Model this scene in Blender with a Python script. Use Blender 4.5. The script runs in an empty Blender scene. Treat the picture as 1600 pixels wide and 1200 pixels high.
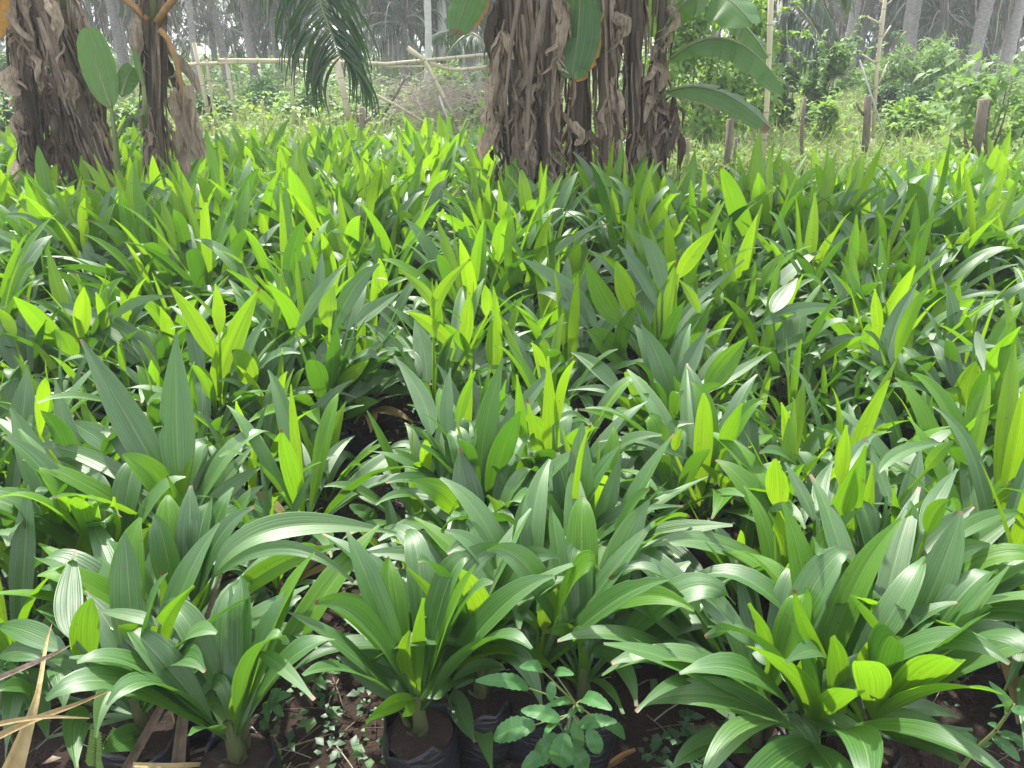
import bpy, math, random
from mathutils import Vector as V, Quaternion, Matrix, noise
R = math.radians
rng = random.Random(11)
sc = bpy.context.scene
C = sc.collection

# ------------------------------------------------------------------ camera
FPX, PITCH, CAMH = 1202.0, R(24.3), 1.6
cd = bpy.data.cameras.new('camera'); cam = bpy.data.objects.new('camera', cd); C.objects.link(cam)
cam.location = (0, 0, CAMH); cam.rotation_euler = (R(90) - PITCH, 0, 0)
cd.sensor_width = 36; cd.lens = 36 * FPX / 1600; cd.clip_end = 1000; cd.clip_start = 0.05
sc.camera = cam
# ------------------------------------------------------------------ light
SUN_EL, SUN_AZ = 60, -18        # azimuth from +Y, towards -X
w = bpy.data.worlds.new('World'); sc.world = w; w.use_nodes = True
nt = w.node_tree; bg = nt.nodes['Background']
sky = nt.nodes.new('ShaderNodeTexSky'); sky.sky_type = 'NISHITA'; sky.sun_disc = False
sky.sun_elevation = R(SUN_EL); sky.sun_rotation = R(SUN_AZ); sky.dust_density = 2.0; sky.air_density = 1.0; sky.ozone_density = 1.0
hs = nt.nodes.new('ShaderNodeHueSaturation'); hs.inputs['Saturation'].default_value = 0.5
nt.links.new(sky.outputs[0], hs.inputs['Color'])
cl = nt.nodes.new('ShaderNodeMix'); cl.data_type = 'RGBA'; cl.inputs[0].default_value = .5; cl.inputs[7].default_value = (5.6, 5.8, 6.2, 1)   # thin bright cloud over the blue
nt.links.new(hs.outputs[0], cl.inputs[6]); nt.links.new(cl.outputs[2], bg.inputs[0])
bg.inputs[1].default_value = 0.15
sd = bpy.data.lights.new('sun', 'SUN'); sun = bpy.data.objects.new('sun', sd); C.objects.link(sun)
sd.energy = 3.3; sd.angle = R(2.0); sd.color = (1, .96, .88)
sdir = V((math.sin(R(SUN_AZ)) * math.cos(R(SUN_EL)), math.cos(R(SUN_AZ)) * math.cos(R(SUN_EL)), math.sin(R(SUN_EL))))
sun.rotation_euler = sdir.to_track_quat('Z', 'Y').to_euler()
sc.view_settings.view_transform = 'Standard'; sc.view_settings.look = 'None'
sc.view_settings.exposure = 1.58; sc.view_settings.gamma = 1
sc.cycles.max_bounces = 8; sc.cycles.transmission_bounces = 5; sc.cycles.diffuse_bounces = 4; sc.cycles.glossy_bounces = 2
sc.cycles.transparent_max_bounces = 8

HAZE = .0032
# ------------------------------------------------------------------ pixel helpers (photo is 1600 x 1200)
CF = V((0, math.cos(PITCH), -math.sin(PITCH))); CU = V((0, math.sin(PITCH), math.cos(PITCH))); CR = V((1, 0, 0)); CO = V((0, 0, CAMH))
def ray(px, py): return CR * ((px - 800) / FPX) + CU * ((600 - py) / FPX) + CF
def at(px, py, Y):
    r = ray(px, py); return CO + r * (Y / r.y)
def atz(px, py, z):
    r = ray(px, py); return CO + r * ((z - CAMH) / r.z)
def depth(p): return (p - CO).dot(CF)

# ------------------------------------------------------------------ materials
def mat(name):
    m = bpy.data.materials.new(name); m.use_nodes = True
    return m, m.node_tree, m.node_tree.nodes['Principled BSDF'], m.node_tree.nodes['Material Output']
def N(nt, t, **k):
    n = nt.nodes.new(t)
    for a, b in k.items(): setattr(n, a, b)
    return n
def math_(nt, op, a, b=None, c=None):
    n = nt.nodes.new('ShaderNodeMath'); n.operation = op
    for i, x in enumerate((a, b, c)):
        if x is None: continue
        if isinstance(x, (int, float)): n.inputs[i].default_value = x
        else: nt.links.new(x, n.inputs[i])
    return n.outputs[0]
def mixc(nt, f, a, b, mode='MIX'):
    n = nt.nodes.new('ShaderNodeMix'); n.data_type = 'RGBA'; n.blend_type = mode
    for i, x in ((0, f), (6, a), (7, b)):
        if isinstance(x, (int, float)): n.inputs[i].default_value = x
        elif isinstance(x, tuple): n.inputs[i].default_value = (*x, 1)
        else: nt.links.new(x, n.inputs[i])
    return n.outputs[2]
def noise_(nt, scale, detail=3, vec=None, rough=.55):
    n = nt.nodes.new('ShaderNodeTexNoise'); n.inputs['Scale'].default_value = scale; n.inputs['Detail'].default_value = detail
    n.inputs['Roughness'].default_value = rough
    if vec is not None: nt.links.new(vec, n.inputs['Vector'])
    return n.outputs['Fac']
def ramp(nt, fac, stops):
    n = nt.nodes.new('ShaderNodeValToRGB'); el = n.color_ramp.elements
    while len(el) < len(stops): el.new(.5)
    for e, (p, c) in zip(el, stops): e.position = p; e.color = (*c, 1) if len(c) == 3 else c
    nt.links.new(fac, n.inputs[0]); return n.outputs[0]

def leaf_mat(name, ca, cb, tl, tfac, rough, spots=.5, stripes=11, spec=.5):
    """pleated palm leaf: dull/gloss face plus light passing through the blade; age differs from leaf to leaf"""
    m, nt, p, out = mat(name)
    uv = N(nt, 'ShaderNodeUVMap').outputs[0]
    sx = N(nt, 'ShaderNodeSeparateXYZ'); nt.links.new(uv, sx.inputs[0])
    u, v = sx.outputs[0], sx.outputs[1]
    oi = N(nt, 'ShaderNodeObjectInfo').outputs['Random']
    geo = N(nt, 'ShaderNodeNewGeometry')
    mp = N(nt, 'ShaderNodeCombineXYZ'); nt.links.new(math_(nt, 'MULTIPLY', u, 26), mp.inputs[0]); nt.links.new(math_(nt, 'MULTIPLY', v, 1.6), mp.inputs[1]); nt.links.new(math_(nt, 'MULTIPLY', oi, 40), mp.inputs[2])
    streak = noise_(nt, 1.0, 4, mp.outputs[0])
    wave = math_(nt, 'SINE', math_(nt, 'MULTIPLY', u, stripes * 2 * math.pi))
    blotch = noise_(nt, 9, 3, geo.outputs['Position'])
    f = math_(nt, 'ADD', math_(nt, 'MULTIPLY', oi, .5), math_(nt, 'MULTIPLY', math_(nt, 'SUBTRACT', streak, .40), 2.4))
    f = math_(nt, 'ADD', f, math_(nt, 'MULTIPLY', wave, .16)); f.node.use_clamp = True  # streak and wave paint the pleats' light and dark shading into the colour
    col = mixc(nt, f, ca, cb)
    col = mixc(nt, math_(nt, 'MULTIPLY', blotch, .35), col, tuple(x * .55 for x in ca))
    # pale midrib, brown tips and small bites/spots
    mid = math_(nt, 'LESS_THAN', math_(nt, 'ABSOLUTE', math_(nt, 'SUBTRACT', u, .5)), .018)
    col = mixc(nt, math_(nt, 'MULTIPLY', mid, .35), col, (.25, .32, .10))
    tip = math_(nt, 'GREATER_THAN', math_(nt, 'ADD', v, math_(nt, 'MULTIPLY', streak, .10)), math_(nt, 'ADD', .995, math_(nt, 'MULTIPLY', oi, .16)))
    sp = noise_(nt, 60, 2, geo.outputs['Position'])
    spm = math_(nt, 'MULTIPLY', math_(nt, 'GREATER_THAN', sp, .71), spots)
    br = math_(nt, 'MAXIMUM', tip, spm)
    col = mixc(nt, br, col, (.16, .10, .035))
    nt.links.new(col, p.inputs['Base Color']); p.inputs['Roughness'].default_value = rough
    nt.links.new(math_(nt, 'ADD', rough - .08, math_(nt, 'MULTIPLY', streak, .22)), p.inputs['Roughness'])
    p.inputs['Specular IOR Level'].default_value = spec
    bp = N(nt, 'ShaderNodeBump'); bp.inputs['Strength'].default_value = .22; bp.inputs['Distance'].default_value = .003
    h = math_(nt, 'ADD', math_(nt, 'MULTIPLY', wave, .16), math_(nt, 'MULTIPLY', streak, 1.5))
    nt.links.new(h, bp.inputs['Height']); nt.links.new(bp.outputs[0], p.inputs['Normal'])
    tr = N(nt, 'ShaderNodeBsdfTranslucent')
    tcol = mixc(nt, f, (tl[0] * .50, tl[1] * .58, tl[2]), tl); tcol = mixc(nt, math_(nt, 'MULTIPLY', math_(nt, 'SUBTRACT', 1, v), .45), tcol, (tl[0] * .95, tl[1] * .75, tl[2])); tcol = mixc(nt, br, tcol, (.12, .06, .01))
    nt.links.new(tcol, tr.inputs[0]); nt.links.new(bp.outputs[0], tr.inputs['Normal'])
    mx = N(nt, 'ShaderNodeMixShader'); mx.inputs[0].default_value = tfac
    nt.links.new(p.outputs[0], mx.inputs[1]); nt.links.new(tr.outputs[0], mx.inputs[2]); nt.links.new(mx.outputs[0], out.inputs[0])
    return m
def foliage_mat(name, ca, cb, tl, tfac=.35, rough=.5, scale=1.2):
    m, nt, p, out = mat(name)
    geo = N(nt, 'ShaderNodeNewGeometry')
    f1 = noise_(nt, scale, 3, geo.outputs['Position']); f2 = geo.outputs['Random Per Island']
    f = math_(nt, 'ADD', math_(nt, 'MULTIPLY', f1, .7), math_(nt, 'MULTIPLY', f2, .5)); f.node.use_clamp = True
    col = mixc(nt, f, ca, cb); nt.links.new(col, p.inputs['Base Color']); p.inputs['Roughness'].default_value = rough
    tr = N(nt, 'ShaderNodeBsdfTranslucent'); nt.links.new(mixc(nt, f, tuple(x * .6 for x in tl), tl), tr.inputs[0])
    mx = N(nt, 'ShaderNodeMixShader'); mx.inputs[0].default_value = tfac
    nt.links.new(p.outputs[0], mx.inputs[1]); nt.links.new(tr.outputs[0], mx.inputs[2]); nt.links.new(mx.outputs[0], out.inputs[0])
    return m
def bark_mat(name, ca, cb, sx=8, sz=1.5, bump=.5, rough=.85, tfac=0):
    m, nt, p, out = mat(name)
    tc = N(nt, 'ShaderNodeTexCoord'); mp = N(nt, 'ShaderNodeMapping'); nt.links.new(tc.outputs['Object'], mp.inputs[0]); mp.inputs['Scale'].default_value = (sx, sx, sz)
    f = noise_(nt, 2.5, 5, mp.outputs[0]); oi = N(nt, 'ShaderNodeObjectInfo').outputs['Random']
    g = math_(nt, 'ADD', math_(nt, 'MULTIPLY', math_(nt, 'SUBTRACT', f, .25), 1.6), math_(nt, 'MULTIPLY', math_(nt, 'SUBTRACT', oi, .5), .4)); g.node.use_clamp = True
    nt.links.new(mixc(nt, g, ca, cb), p.inputs['Base Color']); p.inputs['Roughness'].default_value = rough
    bp = N(nt, 'ShaderNodeBump'); bp.inputs['Strength'].default_value = bump; bp.inputs['Distance'].default_value = .02
    nt.links.new(f, bp.inputs['Height']); nt.links.new(bp.outputs[0], p.inputs['Normal'])
    if tfac:
        tr = N(nt, 'ShaderNodeBsdfTranslucent'); nt.links.new(mixc(nt, g, ca, cb), tr.inputs[0])
        mx = N(nt, 'ShaderNodeMixShader'); mx.inputs[0].default_value = tfac
        nt.links.new(p.outputs[0], mx.inputs[1]); nt.links.new(tr.outputs[0], mx.inputs[2]); nt.links.new(mx.outputs[0], out.inputs[0])
    return m
def bamboo_mat(name, ca, cb):
    m, nt, p, out = mat(name)
    uv = N(nt, 'ShaderNodeUVMap').outputs[0]; sx = N(nt, 'ShaderNodeSeparateXYZ'); nt.links.new(uv, sx.inputs[0])
    tc = N(nt, 'ShaderNodeTexCoord'); f = noise_(nt, 6, 4, tc.outputs['Object'])
    node = math_(nt, 'LESS_THAN', math_(nt, 'FRACT', math_(nt, 'MULTIPLY', sx.outputs[1], 3.1)), .05)
    col = mixc(nt, f, ca, cb); col = mixc(nt, math_(nt, 'MULTIPLY', node, .6), col, (.10, .07, .04))
    nt.links.new(col, p.inputs['Base Color']); p.inputs['Roughness'].default_value = .55
    return m

M = {}
M['m'] = leaf_mat('leaf_mature', (.015, .076, .005), (.064, .168, .030), (.17, .46, .012), .21, .46, spec=1.0)
M['l'] = leaf_mat('leaf_arching', (.025, .104, .007), (.088, .198, .040), (.20, .50, .012), .23, .46, spec=1.0)
M['i'] = leaf_mat('leaf_fresh', (.058, .170, .008), (.115, .270, .018), (.28, .58, .012), .42, .45)
M['y'] = leaf_mat('leaf_young', (.120, .260, .010), (.210, .370, .018), (.34, .60, .012), .48, .45)
M['old'] = leaf_mat('leaf_withered', (.14, .10, .025), (.26, .19, .05), (.30, .22, .03), .3, .6, .9)
M['stem'] = bark_mat('leaf_sheath', (.045, .035, .014), (.07, .105, .022), 20, 4)
M['bag'], nt, p, _ = mat('black_polythene')
p.inputs['Base Color'].default_value = (.012, .013, .016, 1); p.inputs['Roughness'].default_value = .38
tc = N(nt, 'ShaderNodeTexCoord'); mp_ = N(nt, 'ShaderNodeMapping'); nt.links.new(tc.outputs['Object'], mp_.inputs[0]); mp_.inputs['Scale'].default_value = (14, 14, 50)
f = noise_(nt, 1.2, 4, mp_.outputs[0]); bp = N(nt, 'ShaderNodeBump'); bp.inputs['Strength'].default_value = .9; bp.inputs['Distance'].default_value = .012
nt.links.new(f, bp.inputs['Height']); nt.links.new(bp.outputs[0], p.inputs['Normal'])
M['soil'], nt, p, _ = mat('reddish_soil')
tc = N(nt, 'ShaderNodeTexCoord'); f = noise_(nt, 7, 8, tc.outputs['Object'], .7); g = noise_(nt, 60, 4, tc.outputs['Object'])
nt.links.new(ramp(nt, math_(nt, 'ADD', math_(nt, 'MULTIPLY', f, .7), math_(nt, 'MULTIPLY', g, .3)), [(.25, (.013, .007, .0045)), (.5, (.030, .0155, .010)), (.75, (.062, .034, .023))]), p.inputs['Base Color'])
p.inputs['Roughness'].default_value = .95
bp = N(nt, 'ShaderNodeBump'); bp.inputs['Strength'].default_value = 1; bp.inputs['Distance'].default_value = .03
nt.links.new(math_(nt, 'ADD', f, math_(nt, 'MULTIPLY', g, .5)), bp.inputs['Height']); nt.links.new(bp.outputs[0], p.inputs['Normal'])
M['ground'], nt, p, _ = mat('ground_cover')
tc = N(nt, 'ShaderNodeTexCoord'); f = noise_(nt, .5, 8, tc.outputs['Object'], .7); g = noise_(nt, 30, 4, tc.outputs['Object'])
nt.links.new(ramp(nt, math_(nt, 'ADD', math_(nt, 'MULTIPLY', f, .6), math_(nt, 'MULTIPLY', g, .4)), [(.3, (.05, .05, .02)), (.5, (.09, .12, .03)), (.7, (.20, .17, .09))]), p.inputs['Base Color'])
p.inputs['Roughness'].default_value = .95
M['weed'] = foliage_mat('weed_leaf', (.05, .14, .03), (.10, .22, .05), (.22, .45, .05), .35, .5, 8)
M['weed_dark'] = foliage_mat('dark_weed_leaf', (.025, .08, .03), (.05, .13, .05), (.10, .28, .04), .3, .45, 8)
M['weed_pale'] = foliage_mat('pale_weed_leaf', (.055, .17, .05), (.11, .25, .085), (.22, .45, .06), .35, .5, 8)
M['grass'] = foliage_mat('grass_blade', (.12, .22, .04), (.34, .36, .15), (.42, .55, .14), .4, .6, .6)
M['bush'] = foliage_mat('bush_leaf', (.07, .16, .035), (.17, .28, .08), (.30, .52, .08), .4, .5, 1.0)
M['bush_b'] = foliage_mat('bright_bush_leaf', (.11, .24, .03), (.22, .37, .06), (.42, .65, .06), .45, .5, 1.0)
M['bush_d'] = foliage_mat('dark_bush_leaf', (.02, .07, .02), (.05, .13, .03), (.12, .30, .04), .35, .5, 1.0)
M['frond'] = foliage_mat('palm_leaflet', (.018, .045, .018), (.045, .085, .035), (.08, .18, .03), .25, .4, .5)
M['frond_grey'] = foliage_mat('grey_palm_leaflet', (.045, .055, .04), (.10, .11, .08), (.12, .15, .06), .25, .6, .4)
M['deadfrond'] = foliage_mat('dead_palm_leaflet', (.08, .07, .06), (.19, .16, .14), (.12, .10, .07), .2, .8, .5)
M['banleaf'] = leaf_mat('banana_blade', (.045, .125, .028), (.085, .185, .050), (.24, .46, .03), .36, .42, .15, 40)
M['bansuck'] = leaf_mat('banana_sucker_blade', (.08, .19, .05), (.12, .25, .07), (.30, .52, .05), .45, .45, .1, 40)
M['banedge'] = bark_mat('scorched_leaf_edge', (.30, .13, .02), (.45, .26, .04), 12, 12, .3, .8, .3)
M['dry'] = bark_mat('dry_banana_leaf', (.16, .115, .078), (.54, .43, .32), 22, 5, .8, .85, .25)
M['drydark'] = bark_mat('dark_dry_sheath', (.085, .062, .045), (.28, .21, .155), 14, 2, .8, .85)
M['banstem'] = bark_mat('banana_stem', (.05, .04, .03), (.16, .12, .08), 12, .8, .8, .75)
M['bangreen'] = bark_mat('green_banana_stem', (.10, .13, .04), (.20, .24, .08), 8, .6, .3, .5)
M['petiole'] = bark_mat('orange_petiole', (.22, .11, .035), (.34, .20, .07), 8, 8, .3, .6)
M['trunk'] = bark_mat('palm_trunk', (.17, .155, .145), (.42, .39, .37), 5, 9, .9, .9)
M['trunk_pale'] = bark_mat('pale_palm_trunk', (.36, .35, .33), (.58, .56, .52), 4, 12, .6, .9)
M['wood'] = bark_mat('weathered_wood', (.10, .075, .05), (.24, .20, .15), 14, 3, .6, .9)
M['twig'] = bark_mat('dry_twig', (.26, .21, .16), (.50, .44, .36), 14, 14, .3, .9)
M['bamboo'] = bamboo_mat('bamboo', (.34, .29, .18), (.56, .50, .35))
M['bamboo_dull'] = bamboo_mat('dull_bamboo', (.16, .13, .09), (.32, .27, .19))
M['straw'] = bark_mat('straw_dry_leaf', (.28, .20, .08), (.48, .38, .18), 16, 6, .4, .6, .2)
M['brownleaf'] = bark_mat('brown_dry_leaf', (.045, .030, .018), (.14, .095, .05), 20, 5, .5, .7, .1)
def vein_mat(name, ca, cb, tl):
    m, nt, p, out = mat(name)
    uv = N(nt, 'ShaderNodeUVMap').outputs[0]; sx = N(nt, 'ShaderNodeSeparateXYZ'); nt.links.new(uv, sx.inputs[0]); u, v = sx.outputs[0], sx.outputs[1]
    au = math_(nt, 'ABSOLUTE', math_(nt, 'SUBTRACT', u, .5)); geo = N(nt, 'ShaderNodeNewGeometry')
    ph = math_(nt, 'SUBTRACT', math_(nt, 'MULTIPLY', v, 9), math_(nt, 'MULTIPLY', au, 5))
    vein = math_(nt, 'MAXIMUM', math_(nt, 'LESS_THAN', math_(nt, 'FRACT', ph), .09), math_(nt, 'LESS_THAN', au, .022))
    f = noise_(nt, 45, 4, geo.outputs['Position']); sp = math_(nt, 'GREATER_THAN', noise_(nt, 120, 2, geo.outputs['Position']), .70)
    col = mixc(nt, f, ca, cb); col = mixc(nt, math_(nt, 'MULTIPLY', vein, .5), col, tuple(min(1, x * 1.7) for x in cb)); col = mixc(nt, math_(nt, 'MULTIPLY', sp, .7), col, (.13, .10, .04))
    nt.links.new(col, p.inputs['Base Color']); p.inputs['Roughness'].default_value = .5
    bp = N(nt, 'ShaderNodeBump'); bp.inputs['Strength'].default_value = .5; bp.inputs['Distance'].default_value = .003; nt.links.new(math_(nt, 'SUBTRACT', f, vein), bp.inputs['Height']); nt.links.new(bp.outputs[0], p.inputs['Normal'])
    tr = N(nt, 'ShaderNodeBsdfTranslucent'); nt.links.new(mixc(nt, f, tuple(x * .7 for x in tl), tl), tr.inputs[0])
    mx = N(nt, 'ShaderNodeMixShader'); mx.inputs[0].default_value = .35
    nt.links.new(p.outputs[0], mx.inputs[1]); nt.links.new(tr.outputs[0], mx.inputs[2]); nt.links.new(mx.outputs[0], out.inputs[0]); return m
VEIN = {'weed_pale': vein_mat('veined_pale_weed_leaf', (.05, .16, .045), (.10, .25, .08), (.22, .45, .06)), 'weed': vein_mat('veined_weed_leaf', (.04, .13, .025), (.08, .20, .045), (.20, .42, .04)),
        'weed_dark': vein_mat('veined_dark_weed_leaf', (.02, .07, .02), (.04, .11, .035), (.10, .26, .03)), 'bush_b': vein_mat('veined_bright_weed_leaf', (.08, .20, .02), (.14, .29, .04), (.32, .56, .04))}
M['flower'], nt, p, _ = mat('white_flower'); p.inputs['Base Color'].default_value = (.75, .75, .70, 1)
MI = lambda k: M[k]

# ------------------------------------------------------------------ mesh builder
class MB:
    def __init__(s): s.v = []; s.f = []; s.uv = []; s.mi = []; s.mats = []
    def slot(s, m):
        if m not in s.mats: s.mats.append(m)
        return s.mats.index(m)
    def face(s, idx, uvs, mi): s.f.append(idx); s.uv.extend(uvs); s.mi.append(mi)
    def grid(s, rows, mat, us=None, vs=None, closed=False):
        """rows: list of equal-length lists of points"""
        mi = s.slot(mat); b = len(s.v); nr, nc = len(rows), len(rows[0])
        for r in rows: s.v.extend(r)
        us = us or [j / max(1, nc - 1) for j in range(nc)]; vs = vs or [i / max(1, nr - 1) for i in range(nr)]
        for i in range(nr - 1):
            for j in range(nc if closed else nc - 1):
                k = (j + 1) % nc
                u1 = us[j + 1] if j + 1 < nc else 1.0
                s.face((b + i * nc + j, b + i * nc + k, b + (i + 1) * nc + k, b + (i + 1) * nc + j),
                       [(us[j], vs[i]), (u1, vs[i]), (u1, vs[i + 1]), (us[j], vs[i + 1])], mi)
    def tube(s, pts, rad, mat, n=8, jit=0, cap=True, rr=None):
        rows = []; vs = []; L = 0
        for i, p in enumerate(pts):
            t = (pts[min(i + 1, len(pts) - 1)] - pts[max(i - 1, 0)]).normalized()
            a = t.cross(V((0.31, .95, .1))).normalized() if abs(t.y) < .9 else t.cross(V((1, 0, .1))).normalized()
            c = t.cross(a)
            r = rad[i] if isinstance(rad, (list, tuple)) else rad
            rows.append([p + (a * math.cos(2 * math.pi * j / n) + c * math.sin(2 * math.pi * j / n)) * (r * (1 + (rr or rng).uniform(-jit, jit))) for j in range(n)])
            if i: L += (pts[i] - pts[i - 1]).length
            vs.append(L)
        b = len(s.v); s.grid(rows, mat, [j / n for j in range(n)], vs, True)
        if cap:
            mi = s.slot(mat); e = b + (len(pts) - 1) * n
            s.face(tuple(range(e, e + n)), [(0, 0)] * n, mi); s.face(tuple(range(b + n - 1, b - 1, -1)), [(0, 0)] * n, mi)
    def leaflet(s, p, d, nrm, L, W, mat, droop=.2):
        """one small leaf: two triangles-and-quads folded on the midrib"""
        mi = s.slot(mat); d = d.normalized(); sd = d.cross(nrm)
        if sd.length < 1e-4: sd = d.cross(V((.3, .5, .8)))
        sd.normalize(); nn = sd.cross(d); b = len(s.v)
        m1 = p + d * (L * .45) + nn * (L * .04); t = p + d * L - nn * (L * droop)
        s.v.extend([p, m1 + sd * W * .5 + nn * W * .12, m1, m1 - sd * W * .5 + nn * W * .12, t])
        s.face((b, b + 1, b + 2), [(.5, 0), (0, .45), (.5, .45)], mi); s.face((b, b + 2, b + 3), [(.5, 0), (.5, .45), (1, .45)], mi)
        s.face((b + 1, b + 4, b + 2), [(0, .45), (.5, 1), (.5, .45)], mi); s.face((b + 2, b + 4, b + 3), [(.5, .45), (.5, 1), (1, .45)], mi)
    def mesh(s, name, origin=None, smooth=True):
        me = bpy.data.meshes.new(name)
        vv = s.v if origin is None else [p - origin for p in s.v]
        me.from_pydata(vv, [], s.f)
        uvl = me.uv_layers.new(name='UVMap'); uvl.data.foreach_set('uv', [x for p in s.uv for x in p])
        for m in s.mats: me.materials.append(m)
        me.polygons.foreach_set('material_index', s.mi)
        if smooth: me.polygons.foreach_set('use_smooth', [True] * len(s.f))
        me.update(); return me
    def build(s, name, parent=None, origin=None, smooth=True):
        if parent is not None and origin is None: origin = parent.location.copy()
        o = bpy.data.objects.new(name, s.mesh(name, origin, smooth)); C.objects.link(o)
        if parent is not None: o.parent = parent
        elif origin is not None: o.location = origin
        return o
def tag(o, label=None, cat=None, group=None, kind=None):
    for k, x in (('label', label), ('category', cat), ('group', group), ('kind', kind)):
        if x: o[k] = x
    return o
def thing(name, loc, label, cat, group=None):
    o = bpy.data.objects.new(name, None); C.objects.link(o); o.location = loc; o.empty_display_size = .1
    return tag(o, label, cat, group)
def copy_tree(o, parent=None):
    c = o.copy(); C.objects.link(c); c.parent = parent
    for ch in o.children: copy_tree(ch, c)
    return c

# ------------------------------------------------------------------ leaf blades
def bez(a, m, b, t):
    c = m * 2 - (a + b) * .5
    return a * (1 - t) ** 2 + c * (2 * t * (1 - t)) + b * t * t
def prof(s, k=0):
    if k == 1: return min(1, (s ** .75) * (1 - s) ** .74 * 2.72)            # blunt
    return (s ** .82) * (1 - s) ** 1.05 * 3.62
def blade(mb, a, m, b, w, mt, nhint, nu=13, nv=16, roll=0, fold=.22, pleat=.05, root=None, k=0, wav=.0, ph=0, cut=0):
    """pleated lance blade along the curve a-m-b; root = where its stalk starts"""
    rows = []; vs = []
    pts = [bez(a, m, b, i / nv) for i in range(nv + 1)]
    wid = [max(.004, w * .5 * prof(min(.999, max(.012, i / nv)), k)) for i in range(nv + 1)]
    if cut: wid[-1] = wid[-2] * .7
    vv = [.08 + .92 * i / nv for i in range(nv + 1)]
    if root is not None:
        pts = [root, (root + a) * .5] + pts; wid = [.006, .006] + wid; vv = [0, .04] + vv
    n = len(pts); pr = random.Random(int(ph * 1000) + nu); am = [pr.uniform(.2, 1.5) for _ in range(nu)]; nb = {pr.randrange(5, n): (pr.choice((-1, 1)), pr.uniform(.7, .9)) for _ in range(pr.choice((0, 0, 0, 0, 1)))} if nu > 6 and n > 8 else {}
    for i in range(n):
        T = (pts[min(i + 1, n - 1)] - pts[max(i - 1, 0)])
        if T.length < 1e-6: T = V((0, 0, 1))
        T.normalize()
        S = T.cross(nhint)
        if S.length < .05: S = T.cross(V((1, 0, .2)))
        S.normalize()
        if roll: S = Quaternion(T, roll) @ S
        Nn = S.cross(T); hw = wid[i]; row = []
        for j in range(nu):
            u = -1 + 2 * j / (nu - 1)
            if i in nb and u * nb[i][0] > nb[i][1]: u = nb[i][0] * nb[i][1]
            off = fold * abs(u) * hw + (pleat * am[j] * hw * (1 if j % 2 else -1) if 0 < j < nu - 1 else 0)
            off += wav * hw * abs(u) * math.sin(vv[i] * 17 + ph + (2 if u > 0 else 0))
            row.append(pts[i] + S * (u * hw * (1 - .12 * abs(fold))) + Nn * off)
        rows.append(row)
    mb.grid(rows, mt, None, vv)

# ------------------------------------------------------------------ ground
mb = MB(); Xs = [-78, -50, -25] + [-12 + .5 * i for i in range(49)] + [25, 50, 78]
Ys = [-20, -6, -2] + [.2 * i for i in range(60)] + [12 + i for i in range(20)] + [40, 60, 78]
def gz(x, y):
    d = 1 if 0 < y < 34 else 0
    z = .035 * (noise.noise(V((x * 1.3, y * 1.3, 0))) + .5 * noise.noise(V((x * 4, y * 4, 3)))) * d
    if y > 12: z += .10 * noise.noise(V((x * .35, y * .35, 7))) * d
    return z - .02
rows = [[V((x, y, gz(x, y))) for x in Xs] for y in Ys]
mb.grid(rows, M['soil']); mb.slot(M['ground'])
nc = len(Xs) - 1
for i in range(len(mb.f)):
    yy = Ys[i // nc]; xx = Xs[i % nc]
    if yy > (9.0 if xx < 1 else 7.0): mb.mi[i] = 1
g = tag(mb.build('ground'), 'reddish soil ground of the nursery and the grassy land behind it', 'ground', kind='structure')

# ------------------------------------------------------------------ palm seedlings
ZC = .27                                       # height of the crown above the soil (bag 0.19 m)
GRP = 'oil palm seedlings in bags in the nursery beds'
bag_meshes = []
for k in range(3):
    r_ = random.Random(k); mb = MB(); rows = []
    for i, (z, r) in enumerate([(0, .060), (.02, .078), (.06, .084), (.10, .080), (.14, .085), (.175, .081), (.19, .079), (.178, .073), (.165, .072)]):
        rows.append([V(((r + .017 * noise.noise(V((math.cos(a) * 2.2, math.sin(a) * 2.2, z * 16 + k * 9)))) * math.cos(a), (r + .017 * noise.noise(V((math.cos(a) * 2.2, math.sin(a) * 2.2, z * 16 + k * 9)))) * math.sin(a),
                        z + .016 * math.sin(a * 3 + k) * (z > .1) + .012 * math.sin(a * 7 + 2 * k) * (z > .15))) for a in [2 * math.pi * j / 18 for j in range(18)]])
    mb.grid(rows, M['bag'], None, None, True); bagm = mb.mesh('poly_bag')
    mb = MB(); rows = [[V((r * math.cos(a), r * math.sin(a), (.178) + .018 * noise.noise(V((r * 30 * math.cos(a), r * 30 * math.sin(a), k))) + .01 * (1 - r / .08))) for a in [2 * math.pi * j / 14 for j in range(14)]] for r in (.076, .05, .025, .002)]
    mb.grid(rows, M['soil'], None, None, True); soilm = mb.mesh('potting_soil')
    bag_meshes.append((bagm, soilm))
stem_meshes = []
for k in range(3):
    r_ = random.Random(k + 5); mb = MB(); q = [V((0, 0, .165)), V((.004, .003, .20)), V((.0, .006, .24)), V((-.003, .0, ZC + .02))]
    mb.tube(q, [.020, .019, .016, .010], M['stem'], 9, .12, rr=r_)
    for j in range(5):
        a = r_.uniform(0, 6.28); d = V((math.cos(a), math.sin(a), 0))
        mb.leaflet(d * .015 + V((0, 0, .18)), d * .5 + V((0, 0, 1)), d, r_.uniform(.05, .10), .022, M['stem'], -.1)
    stem_meshes.append(mb.mesh('stem'))
def add_base(t, k):
    b = bpy.data.objects.new('poly_bag', bag_meshes[k % 3][0]); C.objects.link(b); b.parent = t
    b.rotation_euler.z = k * 1.7
    s = bpy.data.objects.new('potting_soil', bag_meshes[k % 3][1]); C.objects.link(s); s.parent = b
    s = bpy.data.objects.new('stem', stem_meshes[k % 3]); C.objects.link(s); s.parent = t
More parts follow.
